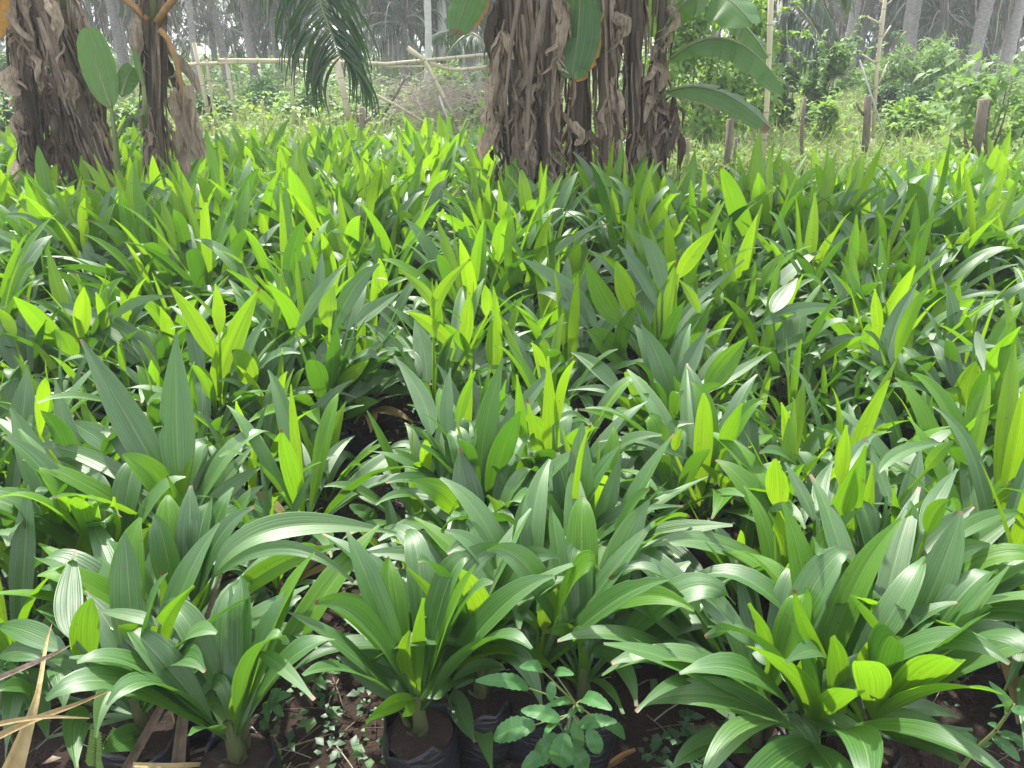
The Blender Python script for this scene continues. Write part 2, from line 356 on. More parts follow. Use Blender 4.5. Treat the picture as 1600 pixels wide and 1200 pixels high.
def local_leaf(az, el, L, w, kind, arch, pet, r_, bifid=False, nu=11, nv=12, z0=ZC):
    """leaf in plant coordinates: azimuth, rise angle, length, droop"""
    mb = MB()
    add_local(mb, az, el, L, w, M[kind], arch, pet, r_, bifid, nu, nv, z0)
    return mb.mesh('leaf')
def add_local(mb, az, el, L, w, mt, arch, pet, r_, bifid=False, nu=11, nv=12, z0=ZC, org=V((0, 0, 0))):
    d = V((math.cos(az), math.sin(az), 0)); up = V((0, 0, 1)); sdv = V((-math.sin(az), math.cos(az), 0))
    root = org + V((0, 0, z0 - .04)); e = d * math.cos(el) + up * math.sin(el)
    a = root + e * pet
    for q in ((-1, 1) if bifid else (0,)):
        side = sdv * (q * .24 * L)
        mid = a + e * (L * .52) + side * .42 - up * (arch * L * .08)
        tip = a + e * L + side - up * (arch * L * .62) - e * (arch * L * .12) + sdv * r_.uniform(-.06, .06) * L
        nh = (up * math.cos(el) - d * math.sin(el))
        blade(mb, a, mid, tip, w * (.85 if q else 1), mt, nh, nu, nv, r_.uniform(-.5, .5) + q * .25, r_.uniform(.12, .38), .030, root, wav=.03, ph=r_.uniform(0, 6))
# --- prototypes of the repeated seedlings
KINDS = []; NX = 5
spec = [  # look, n leaves, size, young share, spread
    ('tall upright', 9, 1.12, 2, .75), ('low spreading', 9, .92, 1, 1.25), ('yellow-green spear-leaved', 8, 1.0, 4, .7), ('blue-green drooping', 10, 1.05, 0, 1.35),
    ('sparse long-leaved', 6, 1.15, 1, .9), ('bushy many-leaved', 12, 1.0, 3, 1.0), ('narrow-leaved arching', 9, 1.05, 1, 1.2), ('broad-leaved', 8, .98, 2, .9),
    ('small bright green', 7, .80, 3, .85), ('wide fan-shaped', 10, 1.08, 2, 1.1), ('leaning glossy', 9, 1.02, 1, 1.05), ('fresh green upright', 8, .95, 3, .7)]
for k, (look, n, size, ny, spread) in enumerate(spec):
    r_ = random.Random(100 + k)
    t = thing('palm_seedling', (0, -60 - k, 0), look, 'seedling', GRP)
    n += NX
    for j in range(n):
        age = j / (n - 1)                        # 0 = innermost, newest
        el = R(80 - 46 * spread ** .6 * age ** .75 + r_.uniform(-11, 9)); el = max(R(24), el)
        az = j * 2.4 + r_.uniform(-.3, .3) + k
        kind = 'y' if j < ny * .7 else 'i' if j < ny * .7 + 1.9 else ('l' if r_.random() < .5 else 'm')
        if j >= n - 2 and r_.random() < .22: kind = 'old'
        L = size * (.47 + .27 * math.sin(math.pi * min(1, age + .25)) + r_.uniform(-.04, .05))
        wdt = (.058 if 'narrow' in look else .092 if 'broad' in look else .084) * size * r_.uniform(.8, 1.2) * (.72 if j < 2 else 1)
        me = local_leaf(az, el, L, wdt, kind, (.25 + .50 * age) * r_.uniform(.5, 1.3), .07 + .05 * (1 - age), r_, j > 1 and r_.random() < .5)
        o = bpy.data.objects.new('leaf', me); C.objects.link(o); o.parent = t
    add_base(t, k); KINDS.append((look, t))

# --- the front seedlings, leaf by leaf.  (crop origin, crown, label, leaves: kind, width, base, mid, tip [, options])
O = {'A': (0, 600), 'B': (400, 600), 'C': (800, 600), 'D': (1200, 600), 'E': (0, 900), 'F': (400, 900), 'G': (800, 900), 'H': (1200, 900),
     'J': (0, 360), 'K': (400, 360), 'L': (800, 360), 'M': (1200, 360)}
HERO = [
 ('A', (1100, 940), 'large seedling with two broad pale blue-green blades in a V, left foreground', [
  'm 215 1130,700 1105,250 1100,-320', 'm 205 1080,720 820,250 505,-280', 'l 110 1060,780 600,480 175,375', 'i 195 1100,860 980,610 765,440 k1',
  'y 62 1130,740 1140,620 1205,455', 'm 105 1140,960 1230,680 1375,390', 'l 110 1230,900 1380,640 1600,365', 'l 110 1220,900 1400,680 1640,515',
  'm 170 1080,1200 980,950 880,680', 'm 165 1130,1220 1150,980 1200,740', 'm 150 1290,1210 1260,1040 1190,900', 'y 75 1070,1220 1010,1080 975,985', 'i 80 1250,1210 1150,1070 1015,1008']),
 ('A', (545, 740), 'blue-green seedling with two crossed blades at the left, one dulled and white-sheened', [
  'm 150 545,760 320,470 40,205', 'm 130 540,750 430,350 345,-30', 'm 150 800,440 620,330 440,230', 'l 60 700,120 450,75 235,120', 'y 90 250,330 260,80 290,-40']),
 ('A', (80, 580), 'seedling at the left edge with one tall pale blade', [
  'm 160 70,580 140,220 165,-100', 'l 70 -20,615 210,520 450,540', 'l 80 -20,580 100,500 200,450', 'm 90 180,760 200,680 215,580']),
 ('A', (350, 1030), 'seedling with smooth rounded grey-green blade pointing straight up at far left', [
  'm 145 380,1010 345,760 340,535', 'l 115 330,970 170,790 -10,640', 'l 70 340,1000 170,970 -40,970', 'm 125 420,1230 430,960 495,760', 'm 200 350,1190 260,1100 130,1000', 'l 70 300,960 100,940 -60,880']),
 ('A', (690, 1160), 'cluster seedling of short vivid yellow-green leaves at left', [
  'y 110 540,1230 530,1050 525,895', 'y 90 630,1000 590,900 590,780', 'y 85 720,990 715,850 715,705', 'y 140 790,1230 840,1030 985,885', 'i 90 560,1230 640,1040 662,850', 'i 90 830,1230 720,1110 605,1030', 'm 120 760,1130 700,1040 590,980']),
 ('E', (850, 800), 'large glossy dark seedling in the bottom left corner with drooping front leaves', [
  'm 210 850,690 740,400 530,95', 'i 190 560,600 520,350 570,140 k1', 'm 165 460,400 430,150 470,-160', 'i 130 980,620 1010,330 1215,60', 'l 95 1000,310 820,250 600,220',
  'm 125 740,710 480,530 250,550', 'm 140 330,560 380,640 400,830', 'l 135 850,680 680,720 600,1010', 'l 110 850,690 1010,550 1110,675', 'l 170 560,880 470,930 480,1210', 'm 120 1180,580 1270,380 1425,205',
  'i 110 960,450 850,360 720,320', 'm 190 950,1010 800,1020 640,1110', 'm 150 420,480 180,350 -30,310', 'm 140 260,520 120,470 -20,510', 'm 110 230,720 100,690 -20,720', 'm 160 300,1010 190,640 120,600']),
 ('E', (1440, 960), 'small seedling beside the left aisle with one upright dark blade and one yellow-green blade', [
  'm 145 1445,940 1470,500 1440,65', 'y 130 1470,915 1500,720 1640,460', 'l 100 1440,930 1350,660 1190,900', 'i 90 1450,960 1360,800 1270,830', 'm 130 1420,1000 1300,950 1180,1000', 'l 100 1620,480 1750,560 1965,775', 'm 120 1500,960 1640,640 1720,600']),
 ('E', (1130, 420), 'seedling arching long pale striped leaves over the left aisle', [
  'l 185 1340,-10 1750,-300 2480,-265', 'l 95 1340,0 1780,-175 2210,40', 'i 140 1380,200 1700,-50 2080,-190', 'y 60 1120,380 1180,240 1305,45', 'i 85 1090,370 1050,200 1010,-30', 'm 95 1130,400 1000,150 860,-50',
  'm 130 1250,380 1320,150 1360,-60', 'l 80 1540,330 1800,330 1990,470', 'l 110 1440,330 1640,240 1880,130', 'm 120 1480,400 1700,380 1960,390']),
 ('F', (1010, 790), 'lone young seedling at the front with its black bag showing and a rounded yellow-green leaf', [
  'y 112 1000,740 930,540 965,345 k1', 'i 95 1018,700 1010,420 1048,135', 'm 165 935,610 700,310 335,100', 'l 115 940,610 650,430 315,400', 'm 175 945,770 760,640 505,500', 'm 120 890,640 760,560 650,470', 'i 110 985,770 850,800 685,915', 'i 80 985,770 960,830 915,875', 'm 120 1060,760 1150,700 1230,640']),
 ('F', (1400, 560), 'front centre seedling with bright ribbed leaves, one pierced by a hole', [
  'i 185 1370,550 1290,260 1150,10', 'y 85 1365,550 1180,210 930,-60', 'm 160 1330,590 1080,320 755,65', 'm 160 1330,580 1150,200 1000,-50', 'y 170 1440,450 1390,180 1270,-40 k1', 'y 80 1450,450 1470,250 1485,60',
  'l 150 1420,500 1700,360 2110,478', 'l 135 1440,480 1650,520 1790,835', 'l 75 1560,575 1380,560 1205,690', 'm 140 1250,700 1280,850 1370,1040', 'l 120 1400,790 1420,960 1475,1210 c', 'm 130 1400,640 1290,650 1200,720']),
 ('G', (150, 545), 'front centre seedling with curled bright leaf and narrow upright yellow-green leaf', [
  'y 110 200,345 220,200 288,70', 'i 85 160,350 60,235 -100,300', 'm 95 90,345 150,180 285,75', 'm 125 270,335 350,150 450,-40', 'l 100 290,335 470,160 690,-5', 'i 105 400,410 340,340 190,355', 'i 100 150,540 160,440 170,380', 'm 150 40,330 20,100 -40,-40']),
 ('G', (450, 600), 'seedling right of front centre with long leaves splaying over the right aisle', [
  'm 115 470,440 560,200 710,-20', 'l 110 490,440 640,210 935,65', 'l 110 500,440 690,560 778,815', 'l 60 490,650 600,700 695,865', 'i 75 440,700 450,560 450,430', 'i 110 420,420 430,360 460,330', 'm 100 500,500 600,440 760,330']),
 ('C', (470, 1260), 'seedling with two long narrow blue-green blades in a tall V, centre foreground', [
  'm 128 400,1140 390,760 375,405', 'm 132 470,1180 580,800 682,440', 'm 90 350,1210 420,1130 495,1060', 'l 85 590,910 690,830 785,700', 'l 62 600,910 790,790 1070,765', 'l 62 580,1000 720,910 850,925', 'y 50 390,1100 400,600 490,255', 'm 100 470,1230 520,1150 570,1000', 'i 60 640,900 720,880 825,850']),
 ('C', (170, 1180), 'low seedling of short vivid leaves between the tall V blades and the centre row', [
  'y 85 240,1060 200,920 148,785', 'y 66 130,970 110,920 100,855', 'i 95 230,1190 130,1030 20,940', 'y 95 270,1220 290,1090 348,985', 'm 100 40,1010 100,780 205,590', 'y 80 60,1090 30,1040 -20,990', 'm 150 180,1240 60,1150 -170,930', 'y 95 -40,980 -50,830 -155,695', 'i 80 190,1060 180,990 160,920', 'm 100 320,1010 270,850 200,900', 'm 130 300,1150 300,960 290,820']),
 ('B', (1400, 1080), 'centre seedling with a thick rounded pale blade and a folded bright green leaf', [
  'm 195 1380,950 1320,680 1270,400', 'i 165 1285,860 1180,690 955,605', 'm 155 1300,890 1150,770 1000,680', 'm 155 1460,1150 1340,990 1200,850', 'l 95 1240,1070 1120,970 990,925', 'i 95 1260,1200 1250,1000 1245,835', 'l 85 1250,640 1100,690 850,635', 'l 70 1150,1210 1020,1080 850,1000', 'm 110 1480,1180 1500,1000 1560,860', 'l 60 1000,700 880,690 745,755', 'i 100 1190,1190 1130,1010 1060,860']),
 ('B', (1425, 800), 'centre seedling of tall grey-green blades, one leaning right', [
  'm 155 1405,700 1430,300 1545,-165', 'm 130 1420,730 1580,280 1905,-140', 'm 92 1160,610 1150,380 1192,150', 'y 85 1070,560 1060,450 1062,345 k1', 'l 95 1335,430 1270,310 1178,285', 'm 125 1090,330 1040,100 865,-175', 'i 70 1050,540 960,470 870,410', 'i 70 1260,260 1300,90 1370,-80', 'm 100 1200,400 1190,150 1215,-100', 'l 60 1350,440 1360,300 1330,230']),
 ('C', (265, 720), 'brightest yellow-green seedling with a forked upright blade right of centre', [
  'y 128 260,700 240,330 225,-175', 'y 82 240,660 160,380 95,95', 'y 72 280,300 310,20 398,-155', 'i 92 50,720 60,300 30,-60', 'm 90 140,560 120,480 90,410', 'i 60 20,760 50,640 80,520', 'm 90 190,780 260,700 340,640', 'l 50 260,260 360,190 450,215']),
 ('L', (980, 1300), 'seedling of the right row with a broad yellow-green fan leaf low on its left', [
  'y 165 950,1300 860,1080 705,885 k1', 'y 110 950,1310 780,1140 640,1030', 'l 60 800,1120 600,1000 350,1000', 'm 150 1010,1120 940,860 805,585', 'm 120 1035,1010 1110,820 1225,615', 'i 60 1085,1050 1050,1000 1010,910', 'y 60 1140,1060 1110,950 1090,850', 'i 160 1210,1010 1330,850 1475,665', 'l 70 1230,1010 1420,880 1620,760', 'l 100 690,1030 540,860 370,760', 'm 90 1050,1100 1150,980 1210,860']),
 ('L', (930, 960), 'tall seedling in the middle of the right row with a single upright bright green blade', [
  'y 140 940,760 960,500 1030,195', 'i 100 700,800 690,640 812,425', 'i 140 690,590 570,430 455,170', 'm 115 530,620 350,370 45,170', 'm 120 480,620 330,420 160,390', 'y 125 740,520 700,350 650,185', 'i 110 1090,780 1150,600 1250,470', 'm 72 960,770 1090,520 1450,185', 'm 100 900,480 800,260 660,90', 'm 110 940,400 900,180 790,20', 'y 110 1040,300 1130,150 1280,-10', 'y 66 1170,520 1120,410 1045,310', 'i 150 720,860 590,700 465,625', 'm 130 850,620 830,430 850,225']),
 ('C', (1190, 760), 'seedling with a blunt glowing leaf and a folded grey-green leaf right of the right aisle', [
  'y 140 1170,740 1190,350 1195,55 k1', 'm 135 1480,780 1480,400 1475,65', 'm 165 1400,570 1320,380 1150,320', 'y 120 1570,1130 1450,760 1145,478', 'l 85 1110,700 1030,610 925,555', 'i 80 1200,800 1110,720 975,690', 'm 105 1340,1010 1240,850 1225,655', 'i 105 1310,430 1360,280 1440,120', 'y 60 1010,420 1030,350 1060,280', 'm 150 1260,640 1240,480 1170,350']),
 ('C', (1000, 780), 'dark seedling leaning long drooping leaves into the right aisle', [
  'm 160 990,750 760,520 440,445', 'l 95 910,740 680,620 425,590', 'l 70 1100,470 900,370 680,300', 'l 60 1000,450 800,350 540,360', 'm 130 700,600 730,470 830,380', 'm 110 840,720 650,650 500,690']),
 ('D', (300, 1260), 'biggest seedling in the right foreground, its wide leaf striped by a shadow', [
  'i 235 300,1250 440,850 612,385', 'i 150 400,1250 700,940 1135,775', 'y 170 70,1260 100,1000 60,790', 'l 80 0,800 130,780 230,905', 'y 85 -180,1190 -330,1070 -515,930', 'm 115 -180,1160 -400,950 -735,808', 'm 150 -380,1230 -600,1050 -785,895',
  'y 150 70,790 60,640 45,465 k1', 'm 85 290,860 210,680 105,490', 'y 95 450,640 470,450 490,255', 'l 70 780,780 700,560 605,330', 'y 92 570,1000 620,800 655,490', 'm 160 880,1000 900,720 955,395', 'i 110 40,1250 120,1050 210,880', 'm 110 440,720 520,480 670,310', 'i 60 790,1080 800,850 780,640', 'm 100 350,800 330,650 410,480', 'l 90 690,560 850,420 1110,370', 'i 90 990,540 1060,440 1165,350']),
 ('H', (730, 400), 'seedling in the right foreground with long glossy white-sheened leaves fanning right', [
  'm 220 800,60 1000,-190 1285,-435', 'l 150 880,120 1200,-130 1620,-425', 'l 180 860,380 1180,20 1435,185', 'm 160 640,360 680,100 740,-500', 'l 120 1140,-200 1350,-350 1620,-400', 'i 120 990,-260 1050,-400 1130,-480', 'm 110 960,-260 1050,-480 1185,-670', 'm 130 700,360 800,100 880,-60']),
 ('H', (640, 880), 'low seedling at bottom right with chewed bright leaves cut off at their tops', [
  'i 155 760,810 1000,470 1395,185', 'y 125 800,810 1050,580 1525,498', 'y 205 730,810 790,560 820,375 k1 c', 'i 200 460,900 430,640 400,375 k1 c', 'y 120 520,770 600,560 650,390 k1', 'i 92 400,600 240,330 165,85', 'i 60 715,370 630,250 515,115', 'm 135 600,950 850,820 1195,885 c', 'l 125 580,955 900,900 1235,1095', 'm 110 700,960 900,960 1280,960 c', 'i 130 230,650 230,560 320,470', 'm 130 780,1020 1000,1060 1230,1200', 'm 130 900,700 800,700 640,760']),
 ('H', (300, 930), 'small seedling at the bottom right with two glossy leaves bent down to the ground', [
  'l 180 200,870 470,950 745,1175', 'l 170 80,880 230,1000 300,1230', 'm 150 160,1040 50,1090 -20,1190', 'm 130 300,690 160,640 90,560', 'm 140 340,520 280,460 110,540']),
 ('G', (1540, 860), 'seedling right of the right aisle with dark glossy leaves sweeping left', [
  'm 160 1560,890 1330,560 935,258', 'm 175 1570,810 1420,420 1218,0', 'i 112 1410,690 1180,570 952,468 k1', 'l 82 1310,660 1050,650 775,850', 'i 85 1610,500 1570,350 1478,170', 'l 170 1550,1090 1250,1040 990,1215', 'm 95 1530,970 1400,870 1165,763', 'm 140 1480,430 1280,200 1070,-20', 'm 120 1600,560 1500,330 1400,-100']),
 ('J', (1380, 1180), 'seedling with the tall bright green lance leaf behind the left V blades', [
  'y 155 1330,1090 1440,720 1625,355', 'y 115 1350,810 1240,600 1055,340', 'y 85 1370,650 1365,500 1345,335', 'm 95 1255,1030 1220,720 1160,440', 'y 140 1560,1010 1540,850 1450,750 k1', 'm 115 1590,1160 1750,800 1940,665', 'l 60 1580,1190 1850,1010 2230,1045', 'm 120 1500,1000 1480,920 1440,890', 'm 100 1560,1150 1660,1000 1650,830', 'y 70 1250,1250 1270,1150 1220,1040']),
 ('J', (1000, 960), 'seedling with a long striped leaf arching left in the left bed', [
  'm 150 990,950 740,620 180,440', 'l 60 980,930 650,680 400,470', 'y 90 1060,700 1040,600 1000,475', 'y 110 500,680 520,500 525,355', 'l 60 700,560 850,450 1080,410', 'i 120 460,800 420,700 340,620', 'm 110 700,1060 520,930 325,825', 'm 110 560,860 520,780 640,680']),
 ('J', (190, 960), 'seedling at the far left with three stiff blue-grey blades', [
  'm 125 180,910 165,650 155,405', 'm 120 120,900 50,700 -30,530', 'm 120 350,830 280,640 200,465', 'y 70 90,680 50,570 -10,490', 'y 90 60,1010 50,900 10,825', 'i 60 330,920 370,840 440,775']),
 ('J', (235, 440), 'seedling with a tall blue-grey split blade left of middle', ['m 130 215,430 210,150 310,-80', 'm 90 240,430 300,160 430,-60', 'y 70 420,240 390,160 340,90', 'l 60 240,400 330,350 460,325', 'y 80 400,460 350,360 300,260']),
 ('J', (620, 500), 'seedling of blue-grey blades leaning right in the left bed', ['m 130 615,490 680,250 840,60', 'm 110 740,440 800,260 920,60', 'm 110 770,490 900,380 1090,280', 'm 90 620,380 570,270 490,180', 'l 90 540,370 480,300 420,250', 'l 50 780,470 830,300 960,120']),
 ('K', (1110, 1130), 'seedling in the centre row with a white-sheened upright blade', [
  'm 140 1070,970 1050,760 990,560', 'y 100 1240,740 1110,600 940,508', 'y 112 1310,760 1310,560 1335,390', 'y 112 1490,910 1490,720 1475,575', 'y 74 1440,540 1440,430 1428,335', 'm 140 1270,1200 1290,900 1390,740', 'm 92 1010,940 860,720 680,578', 'm 90 1160,950 1180,850 1205,765', 'i 80 1350,850 1280,680 1140,570', 'm 110 1000,950 960,800 820,740', 'y 80 1110,560 1160,380 1340,180', 'y 70 1110,490 1050,380 890,240']),
 ('K', (430, 1130), 'leafy seedling left of the left aisle with rightward arching pale leaves', [
  'm 115 480,640 600,380 770,210', 'y 115 460,610 450,480 490,345', 'm 115 570,630 620,450 695,255', 'l 82 250,640 400,400 560,215', 'y 100 200,1220 300,1010 425,880', 'l 82 360,990 500,880 655,745', 'y 90 470,1010 600,900 705,810', 'l 115 550,1090 700,940 890,890', 'm 115 390,850 460,730 555,635', 'm 95 620,600 740,490 915,375', 'i 100 560,1180 650,1090 770,1070', 'y 80 60,1150 100,1020 140,930', 'm 110 460,1160 560,1010 600,900']),
 ('M', (1240, 1280), 'seedling by the right edge with a rounded glowing leaf', [
  'y 170 1230,1250 1240,1050 1300,820 k1', 'i 95 860,1220 1010,1080 1245,968', 'l 66 980,1200 1150,1080 1380,1100', 'y 90 1330,1180 1420,1010 1540,900', 'i 90 1460,900 1500,750 1545,540', 'm 60 1300,620 1330,750 1350,880', 'y 130 1560,1400 1480,1250 1380,1165', 'l 60 1320,1070 1420,1110 1540,1200', 'm 150 1300,1400 1450,1150 1620,980']),
 ('M', (860, 1200), 'seedling with a dark upright double blade among broad weeds at right', [
  'm 135 660,1230 720,1050 785,890', 'm 125 740,870 800,600 930,330', 'i 90 800,800 880,560 1010,340', 'y 75 690,680 680,520 668,365', 'l 82 560,1230 470,1000 348,858', 'm 130 1170,1000 1120,780 1000,690', 'm 80 1080,1020 980,850 835,725', 'i 80 890,1130 870,960 790,880', 'l 60 780,880 690,880 610,980', 'y 50 960,1050 975,940 970,845', 'm 60 1010,1080 900,960 860,935']),
 ('M', (80, 1000), 'seedling with long pale leaves streaming right across the right row', [
  'l 115 0,990 150,820 450,740', 'l 70 0,790 200,680 440,635', 'l 100 -40,590 180,500 460,480', 'm 70 280,790 480,680 700,665', 'm 110 80,1230 180,1130 355,1040', 'l 55 170,1210 400,1160 610,1040', 'm 120 30,520 90,420 185,300', 'i 70 190,1030 220,960 265,950']),
 ('M', (1220, 440), 'seedling with bright twin spear leaves at the upper right', ['y 82 1215,430 1225,250 1240,95', 'y 60 1190,300 1170,170 1100,30', 'y 80 1180,200 1210,90 1260,-20', 'm 90 1370,330 1390,240 1465,155', 'l 80 1400,400 1490,290 1610,210', 'y 60 1230,650 1190,520 1150,395']),
]
hero_xy = []
def parse(s):
    q = s.split(); return q[0], float(q[1]), [tuple(float(x) for x in c.split(',')) for c in q[2:5]], q[5:]
for hi, (og, crown, label, leaves) in enumerate(HERO):
    r_ = random.Random(500 + hi); ox, oy = O[og]
    P = lambda c: (ox + c[0] / 4, oy + c[1] / 4)
    c3 = atz(*P(crown), ZC); Y0 = c3.y; hero_xy.append((c3.x, c3.y))
    t = thing('palm_seedling', (c3.x, c3.y, 0), label, 'seedling', GRP)
    crown3 = c3 - V((0, 0, .03))
    for li, s in enumerate(leaves):
        kind, wpx, pts, opt = parse(s)
        up = (pts[0][1] - pts[2][1]) / 300.0
        dt = ((.16 if kind in 'ml' else -.02) if up > .6 else (.06 if kind in 'ml' else .0) if up > 0 else -.14) + r_.uniform(-.05, .05)
        out = []
        for q, dd in zip(pts, (0, dt * .45, dt)):
            p = at(*P(q), Y0 + dd + r_.uniform(-.012, .012))
            if p.z < .02:
                gp = atz(*P(q), .02); p = gp
            out.append(p)
        a, m, b = out
        wd = wpx / 4 / FPX * depth(m)
        T = (b - a).normalized(); view = (CO - m).normalized()
        nh = view + V((0, 0, .5 if kind in 'ml' else 0)) + V((r_.uniform(-.4, .4), 0, 0))
        mb = MB()
        far = (a - crown3).length
        root = crown3 if far < .45 else a + (crown3 - a) * (.45 / far)
        blade(mb, a, m, b, wd, M[kind], nh, 17, 18, r_.uniform(-.3, .3), r_.uniform(.1, .3), .030, root, 1 if 'k1' in opt else 0, .03, r_.uniform(0, 6), 'c' in opt)
        mb.build('leaf', t)
    for j in range(12 if og in 'EFGHD' else 9):                                   # old leaves low on the plant, in the shade of the others
        me = local_leaf(r_.uniform(0, 6.28) if og not in 'EFG' else r_.uniform(-.5, 3.6), R(r_.uniform(32, 76)), r_.uniform(.36, .60 if og in 'DHG' else .54), .078, r_.choice('mmmlli'), r_.uniform(.2, .7), .08, r_, r_.random() < .4)
        o = bpy.data.objects.new('leaf', me); C.objects.link(o); o.parent = t
    add_base(t, hi)

# --- the rest of the beds
def far_edge(x): return (8.9 if x < .9 else (6.0 if x < 2.9 else 7.0)) + .5 * noise.noise(V((x * .8, 3, 0)))
CLUMPS = [(-3.85, 6.5, .6), (-3.4, 6.4, .6), (-2.85, 6.5, .4), (.1, 6.2, .5), (.4, 6.3, .5), (.75, 6.3, .5), (1.15, 6.4, .4)]
cand = []
r_ = random.Random(77)
for k in range(-13, 14):
    for lane in (-.22, -.02, .20) + ((.42,) if k == 1 else (-.42,) if k == -1 else ()):
        y = (1.38 if abs(k) == 1 else 1.62) + r_.uniform(0, .25)
        while y < 9.5:
            x = .87 * k + lane + r_.uniform(-.075, .075); yy = y + r_.uniform(-.06, .06)
            y += .27
            if abs(lane) > .4 and yy > 2.9: continue
            if abs(x) > .70 * yy + .9 or yy > far_edge(x): continue
            if any((x - a) ** 2 + (yy - b) ** 2 < c * c * .55 for a, b, c in CLUMPS): continue
            if 5.15 < yy < 5.6 and -1.1 < x < .15: continue
            if any((x - a) ** 2 + (yy - b) ** 2 < .13 ** 2 for a, b in hero_xy): continue
            if yy < 2.6 and abs(abs(x) - .435) < .13: continue
            cand.append((x, yy, k))
cand.sort(key=lambda c: (c[0] ** 2 + c[1] ** 2))
n_ind = 300 - len(HERO)
def bedname(k): return 'centre' if k == 0 else f"{['first','second','third','fourth','fifth','sixth','seventh','eighth'][abs(k)-1]} {'left' if k < 0 else 'right'}"
bag_used = set()
for i, (x, y, k) in enumerate(cand[:n_ind]):
    pi = r_.randrange(len(KINDS)); look, src = KINDS[pi]
    o = copy_tree(src); s = r_.uniform(.84, 1.08) * (.80 if y < 3.4 else .92 if y < 4.2 else 1 if y < 5.2 else .9)
    if any(abs(x - a) < .34 and -.05 < b - y < .55 for a, b in hero_xy): s *= .74
    elif abs(x) > 1.12 and y < 2.2: s *= .98
    elif y < 2.4: s *= .90
    o.location = (x, y, 0); o.rotation_euler = (R(r_.uniform(-6, 6)), R(r_.uniform(-6, 6)), r_.uniform(0, 6.28)); o.scale = (s, s, s * r_.uniform(.92, 1.08))
    d = y
    band = 'at its near end' if d < 2.6 else 'just past its front plants' if d < 3.5 else 'in its middle' if d < 4.6 else 'beyond its middle' if d < 6 else 'towards the banana clumps'
    o['label'] = f"{look} palm seedling in the {bedname(k)} bed, {band}"
for look, src in KINDS:
    for ch in list(src.children_recursive): bpy.data.objects.remove(ch)
    bpy.data.objects.remove(src)
mb = MB()
for i, (x, y, k) in enumerate(cand[n_ind:]):
    look, n, size, ny, spread = spec[r_.randrange(len(spec))]; n = min(n + 3, 12); a0 = r_.uniform(0, 6.28); size *= r_.uniform(.66, .92)
    for j in range(n):
        age = j / (n - 1); kind = 'y' if j < ny * .7 else 'i' if j < ny * .7 + 1.9 else ('l' if r_.random() < .5 else 'm')
        L = size * r_.uniform(.85, 1.25) * (.42 + .21 * math.sin(math.pi * min(1, age + .25)))
        add_local(mb, a0 + j * 2.4, max(R(24), R(78 - 48 * spread ** .6 * age ** .7 + r_.uniform(-16, 12))), L, .098 * size, M[kind], (.25 + .50 * age) * r_.uniform(.5, 1.3), .12, r_, False, 5, 6, ZC, V((x, y, 0)))
tag(mb.build('far_palm_seedlings'), 'mass of palm seedlings filling the far end of the nursery beds', 'seedlings', kind='stuff')
print('seedlings', len(cand), len(HERO))

# ------------------------------------------------------------------ banana plants
def strip(mb, pts, wid, mt, r_, curl=1.0, nu=5, tw=None, crump=.28, nh=None):
    """crumpled dry ribbon along pts"""
    rows = []; n = len(pts); ph = r_.uniform(0, 6.28); tw = r_.uniform(-1.5, 1.5) if tw is None else tw; a0 = r_.uniform(-.8, .8)
    for i, p in enumerate(pts):
        T = (pts[min(i + 1, n - 1)] - pts[max(i - 1, 0)]).normalized()
        S = T.cross(nh if nh is not None else V((math.cos(ph), math.sin(ph), .2)))
        if S.length < .05: S = T.cross(V((.3, 1, 0)))
        S.normalize(); S = Quaternion(T, a0 + tw * i / n) @ S; Nn = S.cross(T)
        h = wid * .5 * (math.sin(math.pi * min(.97, .12 + .88 * i / (n - 1))) ** .6) * r_.uniform(.75, 1.2)
        rows.append([p + S * (h * u) + Nn * (h * (curl * u * u + crump * r_.uniform(-1, 1))) for u in [-1 + 2 * j / (nu - 1) for j in range(nu)]])
    mb.grid(rows, mt)
def path(a, b, n, sway, r_, bulge=V((0, 0, 0))):
    out = []; ph = [r_.uniform(0, 6.28) for _ in range(3)]
    for i in range(n + 1):
        t = i / n
        out.append(a.lerp(b, t) + bulge * math.sin(math.pi * t) + V((math.sin(ph[0] + t * 5), math.sin(ph[1] + t * 4), .3 * math.sin(ph[2] + t * 6))) * (sway * min(1, t * 3)))
    return out
def dry_leaf(mb, top, L, r_, out, mt):
    """a dead leaf hanging from its stalk: dark midrib with torn strips of blade"""
    a = top; b = top + V((out.x, out.y, 0)) + V((0, 0, -L)); pts = path(a, b, 9, .025, r_, out * .6)
    mb.tube(pts, [.011 - .0009 * i for i in range(10)], M['drydark'], 5, .1, rr=r_)
    for j in range(r_.randint(9, 13)):
        i0 = r_.randint(0, 6); p0 = pts[i0]; l = r_.uniform(.12, .5)
        d = V((r_.uniform(-1, 1), r_.uniform(-1, .6), r_.uniform(-.2, .6))) * .08
        strip(mb, path(p0, p0 + d - V((0, 0, l)), 7, .018, r_, d * .5), r_.uniform(.02, .08), mt, r_, r_.uniform(.3, 1.4))
    for j in range(26):
        f = r_.uniform(.5, 8.9); p0 = pts[int(f)].lerp(pts[min(9, int(f) + 1)], f % 1); mb.leaflet(p0, V((r_.choice([-1, 1]) * r_.uniform(.5, 1), r_.uniform(-.8, .2), r_.uniform(-.9, .5))), V((0, 0, 1)), r_.uniform(.03, .09), r_.uniform(.012, .035), M['dry'], r_.uniform(-.6, .8))
